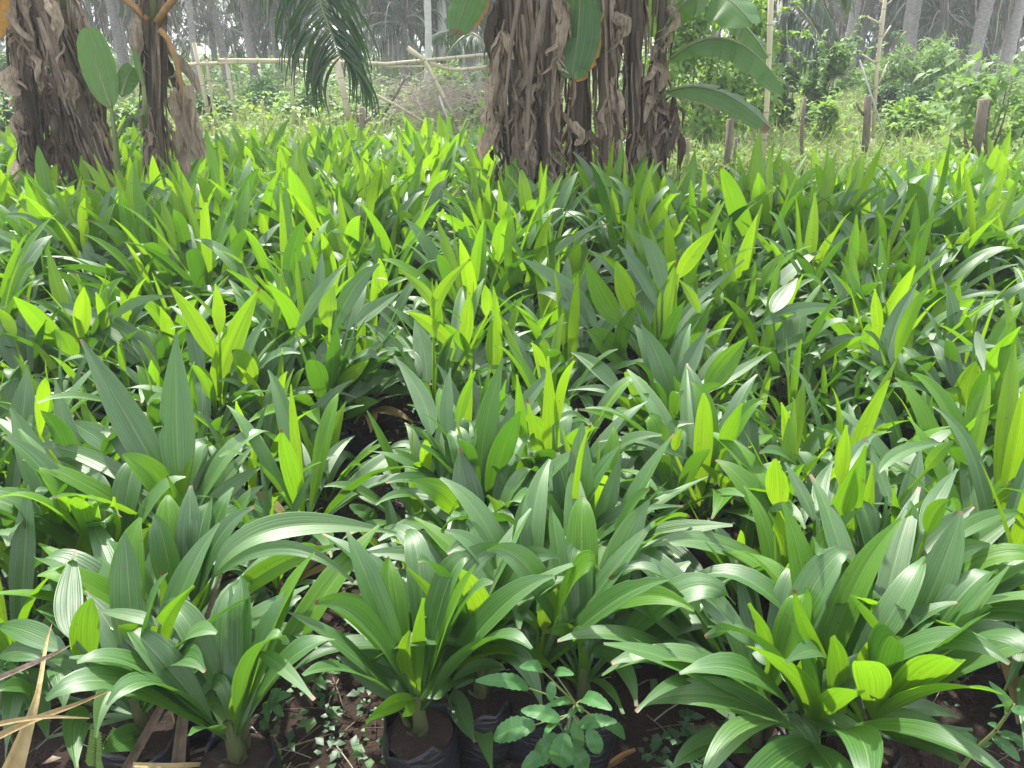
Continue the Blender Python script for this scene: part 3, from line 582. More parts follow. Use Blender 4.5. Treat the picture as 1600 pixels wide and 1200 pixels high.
def banana_blade(a, m, b, w, mt, nh, r_, roll=0, fold=.35, tears=5, droop=0, edge=None, nu=15, nv=30):
    """broad blade split here and there along its side veins"""
    mb = MB(); pts = [bez(a, m, b, i / nv) for i in range(nv + 1)]
    for side in (-1, 1):
        cuts = sorted(r_.sample(range(3, nv - 1), tears)) if tears else []; segs = [0] + cuts + [nv]
        for s0, s1 in zip(segs, segs[1:]):
            rows = []; k = r_.uniform(-.12, .12) * (1 if tears else 0)
            for i in range(s0, s1 + 1):
                T = (pts[min(i + 1, nv)] - pts[max(i - 1, 0)]).normalized(); S = T.cross(nh).normalized()
                if roll: S = Quaternion(T, roll) @ S
                Nn = S.cross(T); s = i / nv
                hw = w * .5 * min(1, (max(.01, s) ** .45) * (1 - min(.995, s)) ** .38 * 1.62)
                q = (i - s0) / max(1, s1 - s0); gap = 1 - (.10 * abs(q - .5) ** 2 * 4 if tears else 0)
                rows.append([pts[i] + S * (side * u * hw * gap * math.cos(fold + k)) - Nn * (u * hw * (math.sin(fold + k) + droop * u)) + T * (u * hw * .22) + Nn * (.05 * hw * u * math.sin(i * 1.1 + side)) for u in [j / (nu // 2) for j in range(nu // 2 + 1)]])
            mb.grid(rows, mt, [.5 + side * .5 * j / (nu // 2) for j in range(nu // 2 + 1)], [i / nv for i in range(s0, s1 + 1)])
            if edge and r_.random() < .65:
                rr = [[r[-1], r[-1] + (r[-1] - r[-2]).normalized() * (r_.uniform(.0, .03) * min(1, max(0, vi / len(rows) * 2 - (.4 if s0 == 0 else 0)))) - V((0, 0, r_.uniform(0, .012)))] for vi, r in enumerate(rows)]
                mb.grid(rr, M[edge])
    mb.tube(pts, [max(.003, .014 * (1 - i / nv)) for i in range(nv + 1)], M['bangreen'] if edge is None else M['bangreen'], 6)
    return mb
BG = 'banana plants standing at the back of the seedling beds'
BK = .765
def banana(px0, py0, px1, py1, Y, wpx, label, seed, ndry=9, green=.0, dark=False, canopy=3, lean=0, top=2.5, sheath=1.0):
    """a pseudostem through two points of the photograph, clothed in hanging dead leaves"""
    Y *= BK; r_ = random.Random(seed); b = at(px1, py1, Y); u = at(px0, py0, Y + lean); d = (u - b) / (u.z - b.z)
    base = b - d * b.z; base.z = 0; tp = base + d * top; rad = .64 * wpx / 2 / FPX * depth(b)
    t = thing('banana_plant', base, label, 'banana plant', BG)
    mb = MB(); n = 14; pts = [base.lerp(tp, i / n) for i in range(n + 1)]
    mb.tube(pts, [rad * (1.12 - .45 * i / n) for i in range(n + 1)], M['drydark'] if dark else M['banstem'], 14, .05, rr=r_)
    mb.build('pseudostem', t)
    if green:
        mb = MB(); q = [base.lerp(tp, green + (1 - green) * i / 5) for i in range(6)]
        mb.tube(q, [rad * (1.14 - .45 * (green + (1 - green) * i / 5)) + .004 for i in range(6)], M['bangreen'], 14, .01, rr=r_); mb.build('green_stem', t)
    # layered dead sheaths wrapped round the stem
    mb = MB()
    for j in range(int(64 * sheath)):
        a = r_.uniform(0, 6.28); z0 = r_.uniform(.45, min(2.1, top - .3)); l = r_.uniform(.25, .75)
        e = V((math.cos(a), math.sin(a), 0)); f0 = rad * r_.uniform(.95, 1.2)
        p0 = base + d * z0 + e * f0; p1 = base + d * max(.05, z0 - l) + e * (f0 + r_.uniform(.0, .04))
        strip(mb, path(p0, p1, 7, .010, r_), r_.uniform(.015, .055), r_.choice([M['dry'], M['dry'], M['drydark'], M['brownleaf']]), r_, r_.uniform(.2, 1.0), 4, r_.uniform(-.6, .6), .2, e)
    mb.build('dry_sheath', t)
    for j in range(max(4, ndry // 2)):                    # big crumpled sheets of dead blade standing off the stem
        a = r_.uniform(-2.9, .0) if r_.random() < .7 else r_.uniform(0, 6.28); z0 = r_.uniform(.5, 1.9); e = V((math.cos(a), math.sin(a), 0)); l = r_.uniform(.18, .42); mb = MB(); p0 = base + d * z0 + e * rad
        strip(mb, path(p0, p0 + e * r_.uniform(.03, .17) - V((r_.uniform(-.08, .08), 0, l)), 9, .03, r_, e * r_.uniform(0, .08)), r_.uniform(.07, .15), M['dry'], r_, r_.uniform(.2, .8), 8, r_.uniform(-2, 2), .30)
        for q in range(5):
            f = p0 - V((0, 0, l * r_.uniform(.3, 1))) + e * .06; strip(mb, path(f, f + V((r_.uniform(-.1, .1), r_.uniform(-.08, .02), -r_.uniform(.06, .2))), 5, .02, r_), r_.uniform(.01, .04), M['dry'], r_, .8)
        mb.build('dead_leaf', t)
    for j in range(int(ndry * .62)):
        a = r_.uniform(0, 6.28); z0 = r_.uniform(.9, 2.1); e = V((math.cos(a), math.sin(a), 0))
        mb = MB(); dry_leaf(mb, base + d * z0 + e * rad, min(z0 - .12, r_.uniform(.6, 1.3)), r_, e * r_.uniform(.02, .10), r_.choice([M['dry'], M['dry'], M['brownleaf']]))
        mb.build('dead_leaf', t)
    for j in range(canopy):                               # the living crown, mostly above the picture
        a = j * 2.4 + seed; e = V((math.cos(a), math.sin(a), 0)); p = tp + V((0, 0, .05))
        L = r_.uniform(1.3, 1.9); a0 = p + e * .25 + V((0, 0, .35))
        mb = banana_blade(a0, a0 + e * L * .55 + V((0, 0, .45)), a0 + e * L + V((0, 0, .05)), r_.uniform(.42, .55), M['banleaf'], V((0, 0, 1)), r_, 0, .3, 6)
        mb.tube([p - e * .02, (p + a0) * .5 + e * .03, a0], [.035, .026, .016], M['bangreen'], 7); mb.build('leaf', t)
    return t, base, d, r_
b1 = banana(28, 0, 60, 280, 8.5, 42, 'leftmost upright banana stem wrapped in grey-brown dead leaves', 1, 10)
b2 = banana(72, 20, 165, 280, 8.35, 44, 'banana stem leaning across the left clump, clad in dry brown sheaths', 2, 9, canopy=2, top=2.2)
b3 = banana(95, 0, 135, 285, 8.65, 40, 'banana stem with greenish upper part in the middle of the left clump', 3, 8, .72)
b4 = banana(238, 0, 243, 262, 8.5, 44, 'slim banana stem standing apart with green top and orange leaf stalks', 4, 7, .66, canopy=0, sheath=.8)
b5 = banana(808, 0, 822, 290, 8.1, 74, 'thickest banana stem at the left of the central clump, shaggy with dead leaves', 5, 14, .78)
b6 = banana(862, 0, 858, 290, 7.95, 44, 'central clump banana stem with a long dark bare midrib hanging down it', 6, 5, sheath=.7)
b7 = banana(906, 0, 908, 290, 8.3, 54, 'banana stem behind the scorched green leaf in the central clump', 7, 6, .8, sheath=.7)
b8 = banana(943, 0, 955, 285, 8.1, 46, 'dark purplish bare banana stem in the central clump, shredded leaves below', 8, 5, dark=True, sheath=.6)
b9 = banana(992, 0, 994, 275, 8.3, 34, 'thin banana stem clothed in pale shredded strips, central clump', 9, 6, sheath=.8)
b10 = banana(1036, 0, 1024, 265, 8.4, 28, 'rightmost banana stem of the central clump, carrying the drooping green leaves', 10, 6, canopy=0)

def px_blade(t, Y, pts, w, mt, seed, nh=None, roll=0, fold=.35, tears=4, edge=None, dz=0, droop=0, petiole=None, name='leaf'):
    Y *= BK; w *= BK; r_ = random.Random(seed); a, m, b = [at(x, y, Y + d) for x, y, d in pts]
    mb = banana_blade(a, m, b, w, M[mt], nh or V((0, 0, 1)), r_, roll, fold, tears, droop, edge)
    if petiole is not None:
        q = [at(x, y, Y + d) for x, y, d in petiole] + [a]
        mb.tube(q, [.024 - .010 * i / (len(q) - 1) for i in range(len(q))], M['bangreen'], 7)
    return mb.build(name, t)
t10 = b10[0]
px_blade(t10, 8.2, [(1048, 92, 0), (1140, 62, -.25), (1226, 143, -.4)], .42, 'banleaf', 21, V((.2, -.55, .8)), .0, .75, 9, None, petiole=[(1030, 120, .15), (1038, 106, .1)])
px_blade(t10, 8.2, [(1042, 143, 0), (1120, 142, -.2), (1203, 200, -.35)], .34, 'banleaf', 22, V((.1, -.75, .65)), 0, .55, 8, 'dry', petiole=[(1028, 185, .15), (1032, 155, .1)])
px_blade(t10, 8.3, [(1040, 40, 0), (1105, -10, -.2), (1174, 36, -.5)], .62, 'banleaf', 23, V((0, -.55, .8)), 0, .35, 4, None, petiole=[(1028, 100, .1), (1034, 66, .05)])
px_blade(t10, 8.6, [(1090, 10, 0), (1150, 30, .1), (1200, 90, .0)], .34, 'banleaf', 24, V((0, -.5, .9)), 0, .5, 4, 'dry', petiole=[(1032, 30, -.1), (1060, 12, -.1)])
t7 = b7[0]
px_blade(t7, 7.9, [(905, -60, .2), (905, 20, 0), (893, 122, -.1)], .50, 'banleaf', 25, V((0, -1, .15)), 0, .25, 5, 'banedge', petiole=[(902, -110, .35), (904, -85, .3)])
px_blade(t7, 8.0, [(935, -90, .1), (930, 0, 0), (915, 105, -.05)], .46, 'banleaf', 26, V((.3, -1, .15)), 0, .35, 3)
px_blade(b9[0], 8.5, [(1010, -90, .1), (1022, -20, 0), (1010, 52, -.05)], .62, 'banleaf', 27, V((.1, -1, .15)), 0, .2, 2)
px_blade(b5[0], 8.0, [(765, -60, .1), (738, -20, 0), (712, 52, -.1)], .40, 'banleaf', 28, V((-.2, -1, .4)), 0, .35, 3, 'banedge', petiole=[(800, -90, .2), (785, -75, .15)])
# bare midribs and stalks
def px_tube(t, name, Y, pts, rad, mt, dd=None):
    Y *= BK; q = [at(x, y, Y + (dd[i] if dd else 0)) for i, (x, y) in enumerate(pts)]
    mb = MB(); mb.tube(q, rad if isinstance(rad, list) else [rad * (1 - .4 * i / (len(q) - 1)) for i in range(len(q))], M[mt], 7, .05); return mb.build(name, t)
px_tube(b6[0], 'dead_midrib', 7.72, [(856, -20), (842, 40), (828, 120), (824, 200), (826, 260), (836, 312)], .022, 'drydark')
px_tube(b5[0], 'dead_midrib', 7.75, [(812, -10), (800, 60), (790, 150), (795, 230)], .016, 'drydark')
px_tube(b4[0], 'leaf_stalk', 8.4, [(232, 32), (212, 12), (185, -8), (150, -40)], .032, 'petiole')
px_tube(b4[0], 'leaf_stalk', 8.35, [(246, 36), (258, 14), (282, -12), (310, -40)], .032, 'petiole')
px_tube(b4[0], 'leaf_stalk', 8.3, [(249, 46), (262, 60), (275, 95), (283, 130), (286, 150), (300, 158)], .024, 'petiole')
mb = MB(); r_ = random.Random(31)
for j in range(9):
    x = 280 + r_.uniform(-10, 18); y = 130 + r_.uniform(0, 60); a = at(x, y, 8.3 * BK); strip(mb, path(a, a + V((r_.uniform(-.06, .06), 0, -r_.uniform(.3, .6))), 7, .03, r_), r_.uniform(.05, .12), M['dry'], r_, .8)
mb.build('dead_leaf', b4[0])
mb = MB(); a, m, b = at(2, -40, 6.3), at(-4, 20, 6.2), at(-10, 55, 6.2)
ob = banana_blade(a, m, b, .17, M['banedge'], V((0, -1, .2)), random.Random(3), 0, .2, 5, edge='drydark').build('dead_leaf', b1[0])
# sucker with one broad pale leaf
t = thing('banana_sucker', at(184, 292, 8.0 * BK), 'young banana sucker holding up one broad pale green leaf beside the leaning stem', 'banana plant', BG); t.location.z = 0
px_tube(t, 'stem', 8.0, [(186, 330), (184, 270), (180, 215), (174, 168)], [.030, .026, .02, .012], 'bangreen')
px_blade(t, 8.0, [(174, 168, 0), (155, 112, .05), (137, 44, .12)], .36, 'bansuck', 33, V((.1, -1, .3)), 0, .08, 0)
px_blade(t, 8.0, [(184, 215, 0), (200, 185, .05), (224, 178, -.1)], .12, 'banleaf', 34, V((0, -.3, 1)), 0, .5, 0)
px_blade(t, 8.05, [(190, 150, 0), (198, 125, .05), (208, 105, .05)], .22, 'banleaf', 35, V((.4, -1, .3)), 0, .2, 0)
px_blade(t, 8.05, [(224, 133, 0), (217, 108, .0), (210, 78, .02)], .07, 'bansuck', 36, V((.4, -1, .3)), 0, .2, 0, petiole=[(226, 200, 0), (226, 160, 0)])

# ------------------------------------------------------------------ bamboo fence, posts, sticks
def stick(parent, name, Y, pts, wpx, mt, dd=None, taper=.15):
    q = [at(x, y, Y + (dd[i] if dd else 0)) for i, (x, y) in enumerate(pts)]
    if len(q) == 2: q = [q[0].lerp(q[1], i / 5) for i in range(6)]
    r = wpx / 2 / FPX * depth(q[0]); n = len(q)
    mb = MB(); mb.tube(q, [r * (1 - taper * i / (n - 1)) for i in range(n)], M[mt], 8, .04); return mb, q
def post_thing(name, Y, pts, wpx, mt, label, cat, group=None, root=True, extra=None):
    """a post that stands in the ground; its foot runs down to the soil"""
    if root:
        a, b = at(*pts[-2], Y), at(*pts[-1], Y); d = (b - a).normalized()
        if d.z < -.2 and b.z > 0:
            e = b + d * ((b.z + .05) / -d.z)
    mb, q = stick(None, name, Y, pts, wpx, mt)
    if root and d.z < -.2 and b.z > 0: r = wpx / 2 / FPX * depth(b); mb.tube([b, e], r * .9, M[mt], 8, .03)
    if extra:
        for p2, w2 in extra: m2, _ = stick(None, name, Y, p2, w2, mt); base = len(mb.v); mb.v += m2.v; mb.f += [tuple(i + base for i in f) for f in m2.f]; mb.uv += m2.uv; mb.mi += m2.mi
    o = mb.build(name, None, V((q[-1].x, q[-1].y, 0))); return tag(o, label, cat, group)
FY = 13.6
fence = thing('bamboo_fence', at(450, 210, FY), 'rough bamboo rail fence with crooked poles at the back of the left beds', 'fence')
fence.location.z = 0
for nm, pts, wd in [('rail', [(279, 102), (380, 97), (480, 95)], 5), ('rail', [(341, 94), (470, 95), (605, 100), (690, 92), (762, 85)], 5), ('rail', [(670, 97), (700, 108), (722, 109), (762, 104)], 5),
                    ('rail', [(462, 107), (475, 114), (490, 112), (512, 98)], 4), ('rail', [(475, 206), (520, 205), (548, 202)], 2.5), ('rail', [(600, 104), (660, 104), (700, 101)], 3)]:
    mb, q = stick(fence, nm, FY, pts, wd * 1.2, 'bamboo'); mb.build(nm, fence)
for pts, wd in [([(303, 66), (318, 140), (330, 205)], 5.5), ([(322, 92), (337, 195)], 4), ([(353, 90), (362, 150), (371, 205)], 4.5), ([(456, 72), (457, 140), (459, 215)], 4.5),
                ([(525, 88), (538, 150), (551, 216)], 9), ([(506, 100), (512, 150), (516, 210)], 3.5), ([(410, 156), (411, 200)], 3.5)]:
    mb, q = stick(fence, 'post', FY, pts, wd * 1.25, 'bamboo'); d = (q[-1] - q[-2]).normalized(); mb.tube([q[-1], q[-1] + d * (q[-1].z / -d.z)], wd / 2 / FPX * depth(q[0]) * .85, M['bamboo_dull'], 8); mb.build('post', fence)
GS = 'loose sticks and poles leaning about the bamboo fence'
post_thing('leaning_pole', FY - .3, [(636, 74), (662, 93), (690, 145), (716, 196)], 8, 'bamboo', 'thick bent bamboo pole leaning right against the fence rail', 'pole', GS)
post_thing('leaning_stick', FY - .5, [(556, 132), (620, 165), (692, 208)], 5, 'bamboo', 'long thin pole slanting down to the right below the fence rail', 'pole', GS)
post_thing('leaning_stick', FY - .4, [(633, 122), (618, 150), (600, 178)], 4, 'wood', 'short dry stick slanting down to the left under the fence', 'stick', GS)
post_thing('white_stick', FY - .6, [(686, 150), (697, 180), (708, 212)], 3.5, 'trunk_pale', 'pale whitish stick standing askew beside the bent pole', 'stick', GS)
post_thing('forked_stump', 11.8, [(565, 168), (566, 200), (564, 235)], 11, 'drydark', 'dark forked tree stump poking above the seedlings', 'stump', None, True, [([(567, 196), (574, 188), (580, 182)], 5), ([(562, 190), (556, 182), (553, 176)], 5)])
post_thing('branch', 12, [(735, 196), (722, 205), (706, 213)], 4, 'wood', 'crooked broken branch lying low left of the central banana clump', 'branch', GS)
# dead brush under the fence
mb = MB(); r_ = random.Random(44)
for j in range(420):
    a = at(r_.triangular(590, 770, 690), r_.triangular(108, 200, 150), FY + r_.uniform(-.3, .8)); d = V((r_.uniform(-1, 1), r_.uniform(-.4, .4), r_.uniform(-.9, .25))).normalized(); L = r_.uniform(.3, .9)
    mb.tube(path(a, a + d * L, 4, .03, r_), [.006, .005, .004, .003, .002], M['twig'], 4, cap=False)
for j in range(5):
    a = at(640 + 22 * j, 118, FY + .3); b = at(560 + 50 * j, 190, FY + .2); mb.tube(path(a, b, 5, .05, r_), .012, M['twig'], 5, cap=False)
tag(mb.build('brush_pile', None, V((at(680, 190, FY).x, FY, 0))), 'tangle of dry grey twigs heaped under the bamboo fence rail', 'brushwood')
GP = 'posts and canes standing right of the central banana clump'
post_thing('bamboo_cane', 9.9, [(1206, -60), (1203, 60), (1198, 170), (1190, 272)], 9, 'bamboo', 'tall pale bamboo cane rising out of the picture right of the banana leaves', 'post', GP)
post_thing('wooden_post', 9.7, [(1141, 186), (1137, 240), (1133, 287)], 11, 'wood', 'thicker of two grey posts side by side under the drooping banana leaf', 'post', GP)
post_thing('wooden_post', 9.75, [(1150, 215), (1147, 250), (1143, 287)], 6, 'wood', 'thinner of two grey posts side by side under the drooping banana leaf', 'post', GP)
post_thing('wooden_post', 9.9, [(1074, 216), (1073, 266)], 7.5, 'bamboo_dull', 'short brown post just right of the central banana clump', 'post', GP)
post_thing('wooden_post', 10.2, [(1257, 152), (1253, 200), (1252, 280)], 6.5, 'wood', 'slim grey stake standing alone in the grass', 'post', GP)
post_thing('tree_stump', 10.6, [(1356, 150), (1355, 190), (1349, 262)], 12, 'wood', 'cut grey stump in front of the bare bamboo cane', 'stump', GP, True, [([(1350, 180), (1342, 170), (1338, 160)], 4)])
post_thing('bare_cane', 11.2, [(1386, -30), (1377, 50), (1370, 110), (1364, 215)], 6.5, 'bamboo', 'yellowish bare bamboo cane with short side twigs', 'post', GP, True,
           [([(1377, 38), (1366, 32), (1356, 27)], 3), ([(1374, 68), (1384, 52), (1392, 40)], 3), ([(1369, 100), (1358, 92), (1347, 85)], 3), ([(1370, 135), (1379, 118), (1386, 100)], 3), ([(1384, 8), (1392, 2), (1396, -6)], 2.5), ([(1383, 8), (1376, 2), (1370, -4)], 2.5)])
post_thing('thin_stick', 10.8, [(1343, 94), (1365, 160), (1386, 228)], 2.8, 'trunk_pale', 'thin white stick leaning across the grass by the cut stump', 'stick', GP)
o = post_thing('tree_stump', 7.35, [(1537, 155), (1532, 195), (1522, 246)], 17, 'wood', 'stout sawn-off stump among the broad-leaved shrub at the right', 'stump', GP)

# ------------------------------------------------------------------ palms
def frond(mb, pts, L0, mt, r_, nl=46, droopy=.6, wl=.035, rach='bangreen', side=(-1, 1), rrad=.022):
    """pinnate leaf: rachis with two ranks of leaflets"""
    n = len(pts) - 1
    mb.tube(pts, [rrad * (1 - .8 * i / n) + .003 for i in range(n + 1)], M[rach], 5)
    for j in range(nl):
        s = .08 + .91 * j / nl; f = s * n; i = int(f); p = pts[i].lerp(pts[min(n, i + 1)], f - i)
        T = (pts[min(n, i + 1)] - pts[max(0, i - 1)]).normalized(); Sd = T.cross(V((0, 0, 1)))
        if Sd.length < .1: Sd = T.cross(V((0, 1, 0)))
        Sd.normalize(); L = L0 * (math.sin(math.pi * min(.96, .12 + s * .84)) ** .6) * r_.uniform(.85, 1.1)
        for q in side:
            d = (Sd * q * r_.uniform(.6, 1) + T * r_.uniform(.5, .9) - V((0, 0, droopy * r_.uniform(.5, 1.3)))).normalized()
            mb.leaflet(p, d, V((0, 0, 1)) + Sd * q * .3, L, wl, mt, .25 * droopy)
def crown_mesh(seed, nf, Lf, ell, mt, nl=26, dead=0):
    r_ = random.Random(seed); mb = MB()
    for j in range(nf):
        a = j * 2.4 + r_.uniform(-.2, .2); age = j / nf; el = R(75 - 105 * age); e = V((math.cos(a), math.sin(a), 0)); L = Lf * r_.uniform(.85, 1.1)
        p0 = V((0, 0, 0)); m = (e * math.cos(el) + V((0, 0, math.sin(el)))) * L * .55; b = e * (L * .85 * math.cos(el * .8)) + V((0, 0, L * (math.sin(el) * .55 - .35)))
        pts = [bez(p0, m, b, i / 8) for i in range(9)]
        frond(mb, pts, ell, mt, r_, nl, .7, .06, 'trunk', rrad=.035)
    return mb.mesh('crown')
def dead_mesh(seed, nf, Lf):
    r_ = random.Random(seed); mb = MB()
    for j in range(nf):
        a = r_.uniform(0, 6.28); e = V((math.cos(a), math.sin(a), 0)); L = Lf * r_.uniform(.6, 1.1)
        pts = [bez(e * .12, e * r_.uniform(.5, .9) + V((0, 0, -.25 * L)), e * r_.uniform(.25, .8) + V((0, 0, -L)), i / 8) for i in range(9)]
        frond(mb, pts, .5, M['deadfrond'], r_, 26, 1.2, .032, 'twig', rrad=.03)
    return mb.mesh('dead_fronds')
CROWNS = [crown_mesh(s, 20, 3.2, .75, M['frond_grey' if s % 2 else 'frond']) for s in range(3)]
DEADS = [dead_mesh(s, 4, 2.0) for s in range(3)]
TRUNKS = {}
def trunk_mesh(h, r, seed, mt):
    k = (h, r, seed, mt)
    if k not in TRUNKS:
        r_ = random.Random(seed); mb = MB(); n = int(h * 7)
        pts = [V((.05 * math.sin(i * .2 + seed), .05 * math.cos(i * .15), h * i / n)) for i in range(n + 1)]
        mb.tube(pts, [r * (1.18 - .3 * min(1, i / 6) * .6 - .12 * i / n) * (1 + (.07 if i % 2 else 0)) for i in range(n + 1)], M[mt], 12, .05, rr=r_); TRUNKS[k] = mb.mesh('trunk')
    return TRUNKS[k]
GT = 'trunks of the palm grove behind the nursery'
def palm(px, Y, wpx, h, label, seed, mt='trunk', lean=(0, 0), dead=True):
    p = at(px, 57, Y); p.z = 0; rad = round(.8 * wpx / 2 / FPX * Y, 2)
    t = thing('palm_tree', p, label, 'palm tree', GT); t.rotation_euler = (lean[0], lean[1], seed * 1.3 % 6.28)
    for nm, me, z in (('trunk', trunk_mesh(h, rad, seed % 4, mt), 0), ('crown', CROWNS[seed % 3], h), ('dead_fronds', DEADS[seed % 3], min(h - .1, 2.9 + .23 * (seed % 5)))):
        if nm == 'dead_fronds' and not dead: continue
        o = bpy.data.objects.new(nm, me); C.objects.link(o); o.parent = t; o.location.z = z
    return t
PALMS = [(132, 24, 14, 5.5, 'grey palm trunk seen between the two left banana stands, behind the broad sucker leaf'), (185, 22, 17, 4.2, 'dark palm with low grey fronds just left of the slim banana stem'), (300, 21, 11, 5, 'speckled slender palm trunk right of the slim banana stem'),
 (345, 25, 15, 4, 'low-crowned palm hung with dead fronds behind the left end of the fence'), (388, 28, 13, 4.6, 'palm trunk behind the fence left of the hanging dark frond'), (428, 30, 11, 5, 'thin far palm trunk beside the left edge of the hanging dark frond'),
 (600, 27, 13, 4.2, 'palm with hanging grey skirt right of the dark hanging frond'), (660, 17, 12, 7, 'smooth whitish palm trunk standing behind the fence rail'), (692, 26, 16, 4.5, 'dark palm trunk immediately right of the whitish palm trunk'), (740, 30, 13, 4.5, 'dim palm trunk next to the left side of the central banana clump'),
 (1258, 30, 12, 4.5, 'far palm trunk behind the young green oil palm'), (1325, 23, 17, 5.2, 'dark palm trunk just left of the bare bamboo cane'), (1350, 32, 12, 4.4, 'thin palm trunk directly behind the cut stump'), (1400, 27, 13, 4.2, 'low-crowned palm with spiky grey fronds right of the bare cane'),
 (1430, 22, 24, 6, 'thick pale-edged palm trunk above the loose green shrub'), (1478, 29, 14, 4.3, 'palm draped in drooping grey fronds between the two thick right trunks'), (1540, 20, 22, 6, 'thick leaning grey palm trunk near the right edge'), (1585, 21, 24, 5.5, 'broad palm trunk nearest the right edge'), (1508, 34, 11, 4.6, 'slim far palm trunk left of the leaning grey trunk')]
for i, (px, Y, wd, h, lb) in enumerate(PALMS): palm(px, Y, wd, h, lb, i, 'trunk_pale' if 'whitish' in lb else 'trunk', (0, R(5) if 'leaning' in lb else R((i * 37 % 7) - 3)), 'whitish' not in lb and 'pale-edged' not in lb)
r_ = random.Random(5)
for i in range(90):
    Y = r_.uniform(30, 60); px = r_.uniform(-60, 1660)
    palm(px, Y, r_.uniform(.20, .34) / Y * FPX, r_.choice([3.2, 3.8, 4.4, 5.2]), 'distant grey palm trunk in the dim depth of the grove', i, 'trunk', (R(r_.uniform(-4, 4)), R(r_.uniform(-4, 4))))
r_ = random.Random(15)
for i in range(16):                                     # young palms of the grove floor, crowns near eye height
    Y = r_.uniform(21, 40); px = [90, 330, 410, 455, 610, 630, 720, 1230, 1290, 1390, 1420, 1465, 1480, 1505, 1560, 1590][i]; p = at(px, 57, Y); p.z = 0; h = r_.uniform(1.7, 2.6)
    t = thing('palm_tree', p, 'young grey palm with its drooping crown at eye height among the grove trunks', 'palm tree', 'young palms in the grove'); t.rotation_euler.z = i * 1.9; t.scale = (.75, .75, 1)
    for nm, me, z in (('trunk', trunk_mesh(2.6, .16, i % 4, 'trunk'), h - 2.6), ('crown', CROWNS[i % 3], h)):
        o = bpy.data.objects.new(nm, me); C.objects.link(o); o.parent = t; o.location.z = z
# the dark frond hanging in from above, on a palm behind the left banana clump
p = at(100, 57, 9.6); p.z = 0
t = thing('coconut_palm', p, 'palm behind the left bananas, its dark green frond hanging before the fence', 'palm tree')
mb = MB(); mb.tube([V((p.x, p.y, 0)), V((p.x + .03, p.y, 1.5)), V((p.x + .1, p.y, 3)), V((p.x + .12, p.y, 4.4))], [.12, .10, .09, .09], M['trunk'], 10, .05); mb.build('trunk', t)
r_ = random.Random(8); mb = MB(); top = V((p.x + .12, p.y, 4.35)); q1 = at(470, -120, 7.6); q2 = at(505, 20, 7.3); q3 = at(535, 95, 7.1)
pts = [bez(top, top.lerp(q1, .5) + V((0, 0, .75)), q1, i / 6) for i in range(7)] + [q1.lerp(q2, .5), q2, q2.lerp(q3, .5), q3]
n = len(pts) - 1
mb.tube(pts, [.03 - .0025 * i for i in range(n + 1)], M['bangreen'], 6)
for j in range(92):
    s = .25 + .74 * j / 92; f = s * n; i = int(f); pp = pts[i].lerp(pts[min(n, i + 1)], f - i)
    for q in (-1, 1):
        L = .80 * (1 - .45 * max(0, s - .55) / .45) * r_.uniform(.8, 1.1); d = V((q * r_.uniform(.25, 1.25 - .5 * s), r_.uniform(-.25, .25), -r_.uniform(.75, 1.1))).normalized()
        a = pp; b = a + d * L - V((0, 0, .10)); m = (a + b) * .5 + V((q * .08, 0, .03))
        blade(mb, a, m, b, .030, M['frond'], V((r_.uniform(-.5, .5), -1, .2)), 3, 6, r_.uniform(-.5, .5), .5, 0)
mb.build('frond', t)
mb = MB()
for j in range(7):
    a = j * .9 + 2.2; e = V((math.cos(a), math.sin(a), 0)); frond(mb, [bez(top, top + e * 1.4 + V((0, 0, 1)), top + e * 2.8 + V((0, 0, -.2)), i / 8) for i in range(9)], .8, M['frond'], r_, 40, .6)
mb.build('crown', t)
# young oil palm on the right
def young_palm(px, Y, zc, label, fr, seed):
    p = at(px, 57, Y); p.z = 0; t = thing('young_palm', p, label, 'palm tree'); r_ = random.Random(seed)
    mb = MB(); mb.tube([p, p + V((0, 0, zc * .5)), p + V((0, 0, zc))], [.26, .24, .18], M['trunk'], 10, .15, rr=r_); mb.build('trunk', t)
    c = p + V((0, 0, zc)); mb = MB()
    for q in fr:
        m, b = at(q[0], q[1], Y + q[4]), at(q[2], q[3], Y + q[4] * 1.6)
        frond(mb, [bez(c, m, b, i / 9) for i in range(10)], .62, M['frond'], r_, 44, .75, .045)
    mb.build('fronds', t); return t
young_palm(1225, 15.5, 2.2, 'young oil palm with feathery dark fronds behind the tall bamboo cane',
           [(1262, -25, 1315, 70, -.6), (1270, 40, 1295, 105, -.9), (1180, 10, 1140, 80, .5), (1245, 70, 1290, 98, .4), (1230, 60, 1240, 110, -.8), (1300, -60, 1330, 20, .6), (1190, -30, 1130, 20, -.4), (1215, 70, 1200, 120, -.3)], 3)
young_palm(735, 20, 1.6, 'pale young palm with sprawling fronds left of the central banana clump', [(720, 60, 690, 95, -.5), (745, 55, 775, 85, -.4), (735, 30, 740, 20, .3), (705, 45, 670, 60, .5)], 4)
young_palm(20, 14, 1.0, 'low grey palm clump at the left edge behind the bananas', [(20, 90, 60, 180, -.5), (0, 110, -40, 190, -.5), (40, 100, 90, 150, .5), (10, 60, 0, 50, .4), (60, 120, 110, 200, -.7)], 5)

